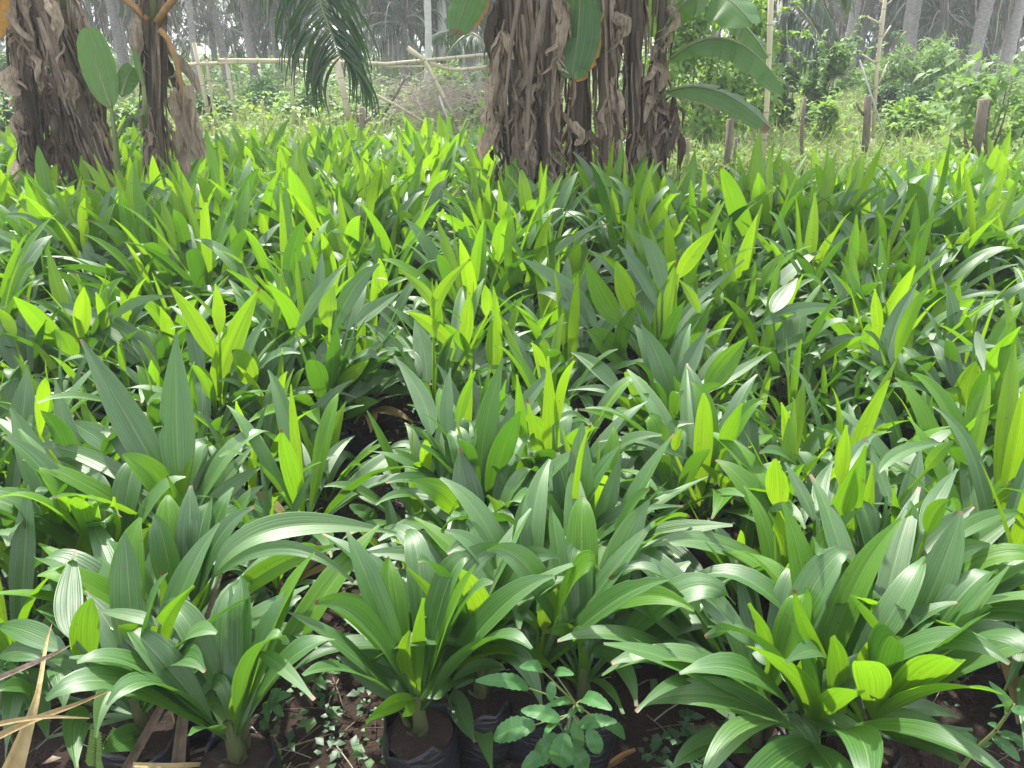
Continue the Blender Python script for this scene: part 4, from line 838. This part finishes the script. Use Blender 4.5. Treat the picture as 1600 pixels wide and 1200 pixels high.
# ------------------------------------------------------------------ bushes and undergrowth
def leafball(mb, c, rad, n, L, W, mt, r_, shell=.55):
    for j in range(n):
        d = V((r_.gauss(0, 1), r_.gauss(0, 1), r_.gauss(0, 1))).normalized(); k = r_.uniform(shell, 1.0) ** .6 * r_.uniform(.8, 1.12)
        p = c + V((d.x * rad[0], d.y * rad[1], d.z * rad[2])) * k
        if p.z < .02: continue
        o = (d + V((r_.uniform(-.8, .8), r_.uniform(-.8, .8), r_.uniform(-.9, .3)))).normalized()
        mb.leaflet(p, o, d + V((0, 0, .9)), L * r_.uniform(.6, 1.2), W * r_.uniform(.6, 1.2), mt, r_.uniform(0, .4))
def bush(name, px, py_top, py_bot, wpx, Y, label, mt, n=700, L=.12, W=.07, seed=0, clumps=9, cat='bush', group=None):
    r_ = random.Random(seed); top = at(px, py_top, Y); b = at(px, py_bot, Y); hw = wpx / 2 / FPX * depth(top); z0 = max(0, b.z); H = top.z - z0
    o = V((top.x, Y, 0)); t = thing(name, o, label, cat, group); mb = MB()
    for j in range(clumps):
        f = j / max(1, clumps - 1); zz = z0 + H * (.1 + .8 * ((j * .618) % 1)); ww = hw * (1 - .45 * abs((zz - z0) / H - .35))
        c = V((top.x + r_.uniform(-.85, .85) * ww, Y + r_.uniform(-.5, .5) * min(ww, .8), zz)); k = r_.uniform(.26, .56)
        leafball(mb, c, (ww * k, min(ww, .9) * k, min(H * .3, ww) * k * 1.2), n // clumps, L, W, M[mt], r_)
    for j in range(clumps):                               # loose shoots that break the outline
        c = V((top.x, Y, z0 + H * r_.uniform(.25, .75))); d = V((r_.uniform(-1, 1), r_.uniform(-.6, .3), r_.uniform(-.2, 1))).normalized(); L2 = (abs(d.x) * hw + abs(d.z) * H * .5) * r_.uniform(1.0, 1.5); q = path(c, c + d * L2 - V((0, 0, L2 * .12)), 8, .05, r_)
        for k in range(3, 9):
            for _ in range(max(2, n // 320)): mb.leaflet(q[k], V((r_.uniform(-1, 1), r_.uniform(-1, 1), r_.uniform(-.6, .6))), V((0, -.3, 1)), L * r_.uniform(.6, 1.2), W * r_.uniform(.6, 1.2), M[mt], .2)
    mb.build('foliage', t); mb = MB()
    for j in range(6):
        mb.tube(path(o + V((r_.uniform(-.1, .1), 0, 0)), V((top.x + r_.uniform(-.7, .7) * hw, Y + r_.uniform(-.2, .2), z0 + H * r_.uniform(.6, .98))), 5, .04, r_), [.022, .018, .014, .010, .007, .004], M['wood'], 5, cap=False)
    mb.build('stems', t); return t
GB = 'bushes in the clearing behind the nursery'
bush('leafy_bush', 1120, -40, 265, 190, 12.6, 'tall bright leafy bush behind the drooping banana leaves', 'bush_b', 5200, .13, .08, 1, 26, group=GB)
bush('vine_covered_stump', 1236, 98, 205, 34, 14, 'narrow dark vine-covered stump left of the taller vine-draped pillar', 'bush_d', 1500, .09, .06, 2, 9, group=GB)
bush('vine_covered_tree', 1302, 62, 205, 56, 14, 'tall pillar of vines, bright at its top, between cane and stake', 'bush', 2600, .10, .07, 3, 14, group=GB)
bush('leafy_bush', 1292, 160, 215, 34, 12.4, 'small yellow-green bush at the foot of the vine pillar', 'bush_b', 700, .13, .07, 4, 7, group=GB)
bush('leafy_bush', 1440, 68, 185, 120, 17, 'large loose shrub with long thin leaves below the thick palm trunk', 'bush', 3200, .15, .045, 5, 18, group=GB)
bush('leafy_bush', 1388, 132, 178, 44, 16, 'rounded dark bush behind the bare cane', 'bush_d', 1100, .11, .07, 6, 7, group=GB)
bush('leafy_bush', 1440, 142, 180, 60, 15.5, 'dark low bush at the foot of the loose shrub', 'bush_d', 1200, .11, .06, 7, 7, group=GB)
bush('leafy_bush', 1430, 168, 212, 90, 13, 'bright patch of broad-leaved weeds right of the cut stump', 'bush_b', 800, .17, .09, 8, 9, group=GB)
bush('leafy_bush', 1520, 118, 190, 90, 16, 'grassy pale bush under the right palm trunks', 'bush', 1700, .18, .035, 9, 11, group=GB)
bush('broadleaf_shrub', 1570, 122, 250, 190, 8.0, 'broad-leaved olive shrub around the sawn-off stump at the right edge', 'bush', 400, .13, .08, 10, 22, group=GB)
bush('leafy_bush', 480, 138, 212, 90, 16.5, 'rounded green bush behind the left part of the fence', 'bush', 1900, .12, .07, 11, 12, group=GB)
bush('leafy_bush', 405, 128, 205, 100, 18, 'bush with pale whitish leaves behind the upright fence post', 'weed_pale', 1500, .12, .07, 12, 11, group=GB)
bush('leafy_bush', 560, 150, 205, 80, 15.5, 'dense mid-green bush right of the thick leaning fence post', 'bush', 1600, .11, .07, 13, 10, group=GB)
bush('leafy_bush', 640, 140, 205, 110, 16.5, 'wide grey-green bush under the slanting pole', 'bush', 2000, .10, .06, 14, 12, group=GB)
bush('leafy_bush', 720, 128, 205, 90, 15.5, 'bush with broad bright leaves next to the central banana clump', 'bush', 1500, .14, .09, 15, 10, group=GB)
bush('leafy_bush', 690, 106, 150, 60, 19, 'sunlit yellow-green bush beyond the fence rail', 'bush_b', 900, .14, .08, 16, 7, group=GB)
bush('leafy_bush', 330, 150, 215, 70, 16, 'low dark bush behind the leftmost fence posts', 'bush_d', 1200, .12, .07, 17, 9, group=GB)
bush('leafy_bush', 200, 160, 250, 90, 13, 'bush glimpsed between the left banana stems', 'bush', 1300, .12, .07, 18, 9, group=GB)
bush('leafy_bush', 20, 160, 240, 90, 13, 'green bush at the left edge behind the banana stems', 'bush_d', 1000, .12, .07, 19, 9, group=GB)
bush('leafy_bush', 980, 130, 262, 110, 13, 'bush seen through the gaps of the central banana clump', 'bush', 1300, .12, .07, 20, 10, group=GB)
# grass and weeds of the clearing
r_ = random.Random(9); mb = MB()
for j in range(36000):
    Y = 9.6 + 17 * r_.random() ** 1.5; x = r_.uniform(-.75, .75) * Y
    if Y < far_edge(x) + .1: continue
    z = gz(x, Y); p = V((x, Y, z)); big = r_.random() < .35
    if big: mb.leaflet(p + V((0, 0, r_.uniform(.03, .30 if Y < 11.5 else .62))), V((r_.uniform(-1, 1), r_.uniform(-1, 1), r_.uniform(-.1, .6))), V((0, 0, 1)), r_.uniform(.08, .17), r_.uniform(.05, .10), M['bush_b' if r_.random() < .45 else 'bush'], .2)
    else: mb.leaflet(p, V((r_.uniform(-.6, .6), r_.uniform(-.6, .6), 1)), V((r_.uniform(-1, 1), r_.uniform(-1, 1), .2)), r_.uniform(.15, .50), r_.uniform(.012, .03), M['grass'], r_.uniform(.1, .7))
for j in range(9000):
    Y = r_.uniform(24, 60); x = r_.uniform(-.8, .8) * Y
    mb.leaflet(V((x, Y, r_.uniform(0, .5))), V((r_.uniform(-1, 1), r_.uniform(-1, 1), r_.uniform(.2, 1))), V((0, -.5, 1)), r_.uniform(.3, .8), r_.uniform(.08, .25), M['bush' if r_.random() < .7 else 'bush_b'], .3)
tag(mb.build('grass'), 'rough grass and low weeds of the sunlit clearing and grove floor', 'grass', kind='stuff')
# far wood closing the view
r_ = random.Random(12); mb = MB()
for j in range(4200):
    x = r_.uniform(-62, 62); Y = r_.uniform(60, 72); z = r_.uniform(0, 11) if r_.random() < .75 else r_.uniform(0, 3)
    mb.leaflet(V((x, Y, z)), V((r_.uniform(-1, 1), r_.uniform(-.3, .3), r_.uniform(-1.2, .2))), V((r_.uniform(-.5, .5), -1, .4)), r_.uniform(.8, 2.2), r_.uniform(.15, .45), M['frond_grey' if r_.random() < .6 else 'bush_d'], .3)
tag(mb.build('far_wood'), 'dim far-off wood closing the view behind the palm grove', 'wood', kind='stuff')

# ------------------------------------------------------------------ small plants and litter in the foreground
def ovate(mb, a, b, w, mt, nh, r_, nu=9, nv=16, fold=.25, droop=.12):
    """broad leaf: base, tip, width"""
    rows = []; L = (b - a).length; T0 = (b - a).normalized(); S = T0.cross(nh).normalized(); Nn = S.cross(T0)
    for i in range(nv + 1):
        s = i / nv; hw = w * .5 * min(1, (max(.02, s) ** .5) * (1 - min(.985, s)) ** .62 * 1.9); c = a.lerp(b, s) + Nn * (L * .12 * math.sin(math.pi * s) - droop * L * s * s)
        rows.append([c + S * (u * hw) + Nn * (fold * abs(u) * hw + .10 * hw * math.sin(s * 15 + 2 * u)) + S * (abs(u) > .9) * u * hw * (.07 if i % 2 else -.05) for u in [-1 + 2 * j / (nu - 1) for j in range(nu)]])
    mb.grid(rows, mt)
def weed(label, og, stem, leaves, mt, Y, seed, wst=.006, cat='weed', name='broadleaf_weed', group=None, nhv=None):
    """stem polyline and leaves traced as (base, tip, width) in crop pixels at distance Y"""
    r_ = random.Random(seed); ox, oy = O[og]; P = lambda c, d=0: at(ox + c[0] / 4, oy + c[1] / 4, Y + d)
    base = P(stem[0]); g0 = V((base.x, base.y, 0)); t = thing(name, g0, label, cat, group)
    mb = MB(); q = [P(c) for c in stem]
    if q[0].z > .02: q = [V((q[0].x, q[0].y, 0))] + q
    mb.tube(q, [wst * (1 - .5 * i / (len(q) - 1)) for i in range(len(q))], M['stem'] if mt == 'weed_dark' else M['bangreen'], 6); mb.build('stem', t)
    for a, b, w in leaves:
        A, B = P(a, r_.uniform(-.02, .02)), P(b, r_.uniform(-.06, .0)); mb = MB()
        c = min(q, key=lambda s: (s - A).length); mb.tube([c, A.lerp(c, .4), A], wst * .35, M['bangreen'], 4, cap=False)
        ovate(mb, A, B, w / 4 / FPX * depth(A), VEIN[mt], (CO - A).normalized() + V((r_.uniform(-.3, .3), 0, .7)), r_); mb.build('leaf', t)
    return t
Yw = atz(882, 1165, .22).y
weed('broad-leaved pale green weed with toothed round leaves at the front of the centre bed', 'G', [(330, 1120), (340, 1000), (370, 860), (400, 800)],
     [((145, 930), (-130, 1010), 160), ((330, 980), (300, 1215), 170), ((400, 880), (425, 1100), 95), ((510, 880), (735, 1018), 90), ((440, 770), (600, 810), 110), ((370, 790), (230, 800), 60), ((300, 940), (205, 970), 62), ((280, 990), (140, 1190), 130),
      ((480, 950), (550, 1120), 115), ((250, 660), (240, 785), 72), ((270, 610), (370, 605), 72), ((100, 700), (-200, 640), 110), ((190, 590), (70, 560), 90), ((300, 900), (60, 830), 110), ((420, 930), (640, 900), 100), ((350, 1060), (480, 1230), 140), ((310, 1080), (60, 1190), 130), ((340, 930), (360, 985), 60), ((400, 830), (350, 880), 50), ((410, 820), (450, 850), 45)], 'weed_pale', Yw, 1)
weed('leggy pale weed with narrow leaves in the bottom right corner', 'H', [(1180, 1240), (1300, 1080), (1420, 970), (1500, 860), (1540, 800)],
     [((1500, 840), (1420, 685), 70), ((1520, 840), (1660, 870), 80), ((1400, 1000), (1580, 1150), 80), ((1440, 980), (1600, 1030), 60), ((1300, 1090), (1110, 920), 55), ((1300, 1080), (1230, 990), 60), ((1480, 860), (1425, 800), 20), ((1430, 960), (1390, 920), 50), ((1340, 1070), (1400, 1040), 30), ((1560, 1000), (1640, 1100), 90), ((1300, 1090), (1330, 1110), 40)], 'weed_pale', atz(1500, 1195, .12).y, 2)
weed('small broad-leaved weed standing in the right aisle with two pale notched leaves', 'C', [(960, 1230), (945, 1130), (930, 1050)], [((935, 1060), (830, 1010), 75), ((930, 1070), (800, 1170), 80), ((945, 1120), (1040, 1010), 60), ((960, 1180), (1080, 1250), 100), ((970, 1200), (850, 1260), 90)], 'weed_pale', atz(1040, 925, .15).y, 3)
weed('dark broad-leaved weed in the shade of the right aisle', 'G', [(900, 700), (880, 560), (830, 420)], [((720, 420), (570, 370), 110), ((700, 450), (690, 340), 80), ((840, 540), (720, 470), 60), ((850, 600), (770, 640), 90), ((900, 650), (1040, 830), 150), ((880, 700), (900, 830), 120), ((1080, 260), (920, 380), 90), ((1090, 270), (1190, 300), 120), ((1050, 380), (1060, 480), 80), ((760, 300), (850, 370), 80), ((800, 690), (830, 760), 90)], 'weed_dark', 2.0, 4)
weed('small speckle-leaved weed in the left aisle', 'B', [(770, 1060), (760, 960), (745, 900)], [((760, 880), (600, 755), 110), ((780, 960), (850, 1030), 75), ((770, 930), (870, 885), 60), ((750, 950), (670, 960), 20), ((760, 1010), (700, 1060), 70)], 'weed', atz(590, 870, .1).y, 5)
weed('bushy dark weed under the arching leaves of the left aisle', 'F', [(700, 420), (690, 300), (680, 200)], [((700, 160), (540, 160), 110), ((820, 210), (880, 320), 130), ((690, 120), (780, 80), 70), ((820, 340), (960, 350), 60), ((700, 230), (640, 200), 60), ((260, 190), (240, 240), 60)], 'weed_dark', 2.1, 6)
weed('light weed with pointed leaves on the bare soil of the left aisle', 'F', [(360, 700), (390, 640), (440, 590)], [((440, 590), (495, 530), 70), ((450, 590), (525, 605), 35), ((350, 650), (300, 590), 70), ((380, 640), (430, 695), 60), ((330, 620), (310, 665), 50)], 'weed', atz(490, 1070, .06).y, 7)
weed('light weed with mottled star-like leaves near the bottom of the left aisle', 'F', [(60, 880), (70, 820), (80, 770)], [((80, 780), (215, 735), 75), ((90, 790), (160, 860), 65), ((60, 790), (75, 890), 55), ((40, 900), (50, 960), 50), ((90, 740), (150, 710), 50)], 'weed_pale', atz(420, 1110, .06).y, 8)
weed('small bright leafy weed at the left edge of the foreground', 'E', [(0, 800), (20, 680), (50, 560)], [((30, 560), (255, 450), 85), ((0, 580), (-60, 520), 90), ((20, 590), (110, 575), 50), ((60, 800), (220, 800), 150), ((20, 830), (130, 860), 120), ((0, 570), (10, 700), 60)], 'weed_pale', atz(10, 1110, .15).y, 9)
weed('large-leaved dark seedling tree with drooping ribbed leaves in the left middle distance', 'K', [(660, 330), (665, 100), (670, -150)], [((650, -140), (350, -120), 90), ((690, -150), (870, -60), 90), ((660, -40), (480, -60), 130), ((560, 70), (500, 190), 110), ((600, 60), (640, 180), 110), ((560, -130), (720, 20), 190), ((620, -60), (560, 20), 110), ((650, 80), (740, 110), 90)], 'weed', atz(565, 425, .05).y, 10, .008)
weed('broad-leaved weed filling the dark cross gap beyond the centre row', 'K', [(1300, 180), (1290, 60), (1280, -40)], [((1270, 30), (1180, -20), 90), ((1290, 60), (1390, 10), 90), ((1260, 90), (1140, 60), 80), ((1420, 100), (1500, 60), 80), ((1330, 120), (1440, 130), 70), ((1180, 130), (1090, 90), 80), ((1290, 0), (1250, -90), 60), ((1380, 60), (1470, -30), 70), ((1180, 30), (1080, 10), 80)], 'weed', 5.7, 11, .007)
weed('broad smooth-leaved weed among the seedlings at the right', 'M', [(890, 900), (890, 720), (900, 600)], [((820, 480), (545, 525), 70), ((760, 600), (470, 550), 55), ((900, 600), (1000, 520), 90), ((960, 590), (1145, 590), 110), ((940, 670), (1300, 740), 100), ((900, 700), (1020, 800), 140), ((830, 560), (880, 480), 60)], 'bush_b', atz(1422, 590, .2).y, 12, .007)
# flowering weed
r_ = random.Random(6); Yf = atz(1310, 560, .15).y; base = at(1310, 560, Yf)
t = thing('flowering_weed', V((base.x, Yf, 0)), 'wispy weed with tiny white flower heads in the right row', 'weed')
ms, mf, ml = MB(), MB(), MB()
for (x, y) in [(1252, 448), (1298, 452), (1296, 490), (1380, 418), (1378, 422), (1358, 448), (1290, 508), (1312, 518), (1340, 555), (1270, 470), (1305, 470), (1330, 462), (1350, 440)]:
    tp = at(x, y, Yf + r_.uniform(-.15, .15)); pts = path(V((base.x + r_.uniform(-.05, .05), Yf, .02)), tp, 6, .02, r_); ms.tube(pts, [.004, .0035, .003, .003, .0025, .002, .002], M['bangreen'], 4, cap=False)
    for j in range(7):
        c = tp + V((r_.gauss(0, .018), r_.gauss(0, .018), r_.gauss(0, .012))); mf.leaflet(c, V((r_.uniform(-1, 1), r_.uniform(-1, 1), .6)), V((0, 0, 1)), .012, .010, M['flower'])
    for k in range(2, 6):
        for j in range(3): ml.leaflet(pts[k], V((r_.uniform(-1, 1), r_.uniform(-1, 1), r_.uniform(-.2, .4))), V((0, 0, 1)), r_.uniform(.03, .07), .022, M['weed_pale'])
ms.build('stems', t); mf.build('flowers', t); ml.build('leaves', t)
# fern sprig
ox, oy = O['E']; Yq = atz(155, 1195, .06).y; t = thing('fern_sprig', V((at(155, 1195, Yq).x, Yq, 0)), 'tiny bright fern-like sprig in the bottom left corner', 'weed')
for k, (a, b) in enumerate([((590, 1240), (600, 960)), ((600, 1240), (740, 955))]):
    mb = MB(); A, B = at(ox + a[0] / 4, oy + a[1] / 4, Yq), at(ox + b[0] / 4, oy + b[1] / 4, Yq - .03); T = (B - A).normalized(); S = T.cross(V((0, -1, .4))).normalized()
    A.z = max(A.z, .0); mb.tube([A, A.lerp(B, .5), B], .0015, M['bangreen'], 4)
    for j in range(13):
        for q in (-1, 1): mb.leaflet(A.lerp(B, .2 + .8 * j / 13), S * q + T * .35, V((0, -1, .6)), .024 * (1.1 - .5 * j / 13), .012, M['bush_b'], 0)
    mb.build('leaf', t)
# ground weeds in the aisles
r_ = random.Random(14); mb = MB()
for j in range(300):
    if r_.random() < .6: x = r_.choice([-.435, .435]) + r_.gauss(0, .10); y = 1.3 + 2.6 * r_.random() ** 1.6
    else: x = r_.uniform(-1.6, 1.7); y = r_.uniform(1.2, 2.0)
    c = V((x, y, max(0, gz(x, y)))); nl = r_.randint(3, 7); mt = M[r_.choice(['weed', 'weed_dark', 'weed_dark', 'weed_dark'])]; s = r_.uniform(.012, .032)
    for k in range(nl):
        a = r_.uniform(0, 6.28); h = r_.uniform(.01, .07); p = c + V((math.cos(a) * s * .6, math.sin(a) * s * .6, h))
        mb.leaflet(p, V((math.cos(a), math.sin(a), r_.uniform(-.1, .4))), V((0, 0, 1)), s * r_.uniform(.8, 1.5), s * r_.uniform(.7, 1.1), mt, .1)
tag(mb.build('ground_weeds'), 'small creeping weeds scattered over the dark soil of the aisles', 'weeds', kind='stuff')
mb = MB()
for j in range(1500):
    x = r_.uniform(-1.9, 2.0); y = 1.15 + 3.4 * r_.random() ** 1.4; c = V((x, y, gz(x, y) + .008)); a = r_.uniform(0, 6.28); d = V((math.cos(a), math.sin(a), r_.uniform(-.03, .12))); L = r_.uniform(.03, .16)
    if r_.random() < .8: mb.tube([c, c + d * L * .5 + V((0, 0, .006)), c + d * L], r_.uniform(.0008, .0022), M[r_.choice(['twig', 'brownleaf', 'wood'])], 4, cap=False)
    else: mb.leaflet(c, d, V((0, 0, 1)), L * .4, .02, M[r_.choice(['brownleaf', 'dry'])], .1)
for j in range(260):
    x = r_.uniform(-1.5, 1.6); y = r_.uniform(1.15, 2.3); s = r_.uniform(.006, .022); c = V((x, y, gz(x, y))); mb.tube([c - V((0, 0, s * .3)), c + V((0, 0, s * .5)), c + V((0, 0, s))], [s, s * .9, s * .3], M['soil'], 6, .3, rr=r_)
tag(mb.build('ground_litter'), 'dry straw, twigs and clods littering the soil', 'litter', kind='stuff')
# dry palm leaf litter in the left corner
GD = 'dry palm leaves fallen over the bottom left corner'
def dry_blade(name, label, pts, wpx, mt, hz, seed, cat='dry leaf', fold=.5, og='E', k=0):
    r_ = random.Random(seed); ox, oy = O[og]; q = [atz(ox + x / 4, oy + y / 4, z) for (x, y), z in zip(pts, hz)]
    n = 14; P3 = []
    for i in range(n + 1):
        f = i / n * (len(q) - 1); a = min(int(f), len(q) - 2); t_ = f - a
        p0, p1, p2, p3 = q[max(a - 1, 0)], q[a], q[a + 1], q[min(a + 2, len(q) - 1)]
        P3.append(.5 * ((2 * p1) + (p2 - p0) * t_ + (2 * p0 - 5 * p1 + 4 * p2 - p3) * t_ ** 2 + (3 * p1 - p0 - 3 * p2 + p3) * t_ ** 3))
    rows = []
    for i, p in enumerate(P3):
        T = (P3[min(i + 1, n)] - P3[max(i - 1, 0)]).normalized(); S = T.cross((CO - p).normalized()).normalized(); Nn = S.cross(T)
        wp = wpx[0] + (wpx[1] - wpx[0]) * min(1, i / n * 2) if i < n / 2 else wpx[1] + (wpx[2] - wpx[1]) * (i / n * 2 - 1)
        hw = wp / 8 / FPX * depth(p)
        rows.append([p + S * (u * hw) + Nn * (hw * fold * (abs(u) + .16 * math.sin(u * 9 + i * .2))) for u in [-1, -.66, -.33, 0, .33, .66, 1]])
    mb = MB(); mb.grid(rows, M[mt]); mb.grid([[p - (CO - p).normalized() * .004 for p in r] for r in rows], M[mt])
    return tag(mb.build(name, None, V((q[0].x, q[0].y, 0))), label, cat, GD)
dry_blade('dry_leaf_sheath', 'straw-yellow dry leaf sheath tapering up to a thin tip, bottom left corner', [(70, 1240), (150, 1010), (235, 740), (290, 420), (325, 300)], (140, 32, 3), 'straw', (.30, .36, .42, .46, .48), 1)
dry_blade('dry_leaf_stalk', 'brown dry leaf stalk leaning right, the left of two at bottom left', [(770, 1240), (930, 960), (1090, 670), (1200, 540)], (64, 48, 10), 'brownleaf', (.16, .24, .30, .32), 2)
dry_blade('dry_leaf_stalk', 'long dark brown dry stalk rising highest, the right of two at bottom left', [(1110, 1200), (1150, 850), (1240, 420), (1330, 150), (1400, -60)], (84, 46, 5), 'brownleaf', (.18, .26, .36, .42, .46), 3)
dry_blade('dry_leaflet', 'thin grey dry leaflet slanting up from the left edge', [(-40, 650), (150, 570), (330, 490), (440, 432)], (36, 30, 6), 'dry', (.48, .49, .50, .48), 4)
dry_blade('dry_leaflet', 'long pale dry leaflet crossing the straw-yellow sheath', [(-40, 930), (150, 895), (330, 880), (560, 888)], (34, 26, 5), 'straw', (.50, .52, .52, .50), 5)
dry_blade('dry_leaflet', 'wide folded tan dry leaf behind the straw-yellow sheath', [(-30, 1010), (230, 890), (480, 800), (740, 690)], (44, 34, 6), 'straw', (.40, .42, .42, .40), 6)
dry_blade('dry_leaflet', 'yellow dry rib lying along the bottom edge', [(830, 1180), (1050, 1185), (1300, 1175), (1620, 1155)], (30, 30, 14), 'straw', (.22, .20, .16, .10), 7)
dry_blade('dry_leaflet', 'thin dry leaflet lying on the soil of the left aisle, upper one', [(1180, 1110), (1320, 1070), (1500, 1050), (1700, 1010)], (22, 16, 5), 'dry', (.03, .03, .03, .03), 8)
dry_blade('dry_leaflet', 'thin dry leaflet lying on the soil of the left aisle, lower one', [(1190, 1150), (1400, 1120), (1650, 1110), (2070, 985)], (20, 16, 5), 'dry', (.025, .02, .02, .02), 9)
dry_blade('dry_leaflet', 'fine dry leaflet pointing down beside the left dry stalk', [(1020, 660), (1040, 760), (1080, 880), (1105, 985)], (10, 12, 4), 'straw', (.30, .27, .22, .18), 10)
dry_blade('dry_leaflet', 'forked fine dry leaflet sticking out right of the long dark stalk', [(1110, 620), (1200, 590), (1310, 540), (1400, 480)], (18, 12, 3), 'dry', (.28, .29, .30, .31), 11)
dry_blade('dry_twig', 'orange-brown stick lying on bare soil beside the broad-leaved weed', [(540, 1215), (620, 1170), (690, 1120), (770, 1085)], (34, 36, 20), 'petiole', (.02, .02, .02, .02), 12, 'stick', 1.2, 'G')
# dry tendrils at the right
for nm, lb, og, pts, Yt in [('dry_tendril', 'thin pale tendril hooked over beside the low seedling with chewed leaves', 'G', [(1560, 1150), (1545, 1000), (1532, 850), (1550, 720), (1580, 600)], 1.5), ('dry_tendril', 'thin yellowish stalk standing in the soil right of the right aisle', 'G', [(1226, 1040), (1222, 900), (1228, 840), (1205, 700)], 1.62), ('dry_tendril', 'long fawn grass stalk leaning among the leaves at the right edge', 'H', [(1290, 900), (1340, 760), (1400, 600), (1440, 460), (1450, 350)], 1.75)]:
    ox, oy = O[og]; q = [at(ox + x / 4, oy + y / 4, Yt) for x, y in pts]
    if q[0].z > .01: q = [V((q[0].x, Yt, 0))] + q
    mb = MB(); mb.tube(q, [.0022] * len(q), M['straw'], 5, .1); tag(mb.build(nm, None, V((q[0].x, q[0].y, 0))), lb, 'tendril')

# ------------------------------------------------------------------ the hazy air
mb = MB(); X, Y0_, Y1_, Z0_, Z1_ = 80, -22, 80, -1.2, 15
mb.v = [V((x, y, z)) for z in (Z0_, Z1_) for y in (Y0_, Y1_) for x in (-X, X)]
for f in ((0, 2, 3, 1), (4, 5, 7, 6), (0, 1, 5, 4), (2, 6, 7, 3), (0, 4, 6, 2), (1, 3, 7, 5)): mb.face(f, [(0, 0)] * 4, 0)
m = bpy.data.materials.new('haze'); m.use_nodes = True; nt = m.node_tree
nt.nodes.remove(nt.nodes['Principled BSDF']); pv = nt.nodes.new('ShaderNodeVolumePrincipled'); pv.inputs['Color'].default_value = (.93, .95, 1, 1); pv.inputs['Density'].default_value = HAZE
nt.links.new(pv.outputs[0], nt.nodes['Material Output'].inputs['Volume']); mb.mats.append(m)
tag(mb.build('haze', smooth=False), 'thin bright haze hanging in the air of the grove', 'haze', kind='stuff')
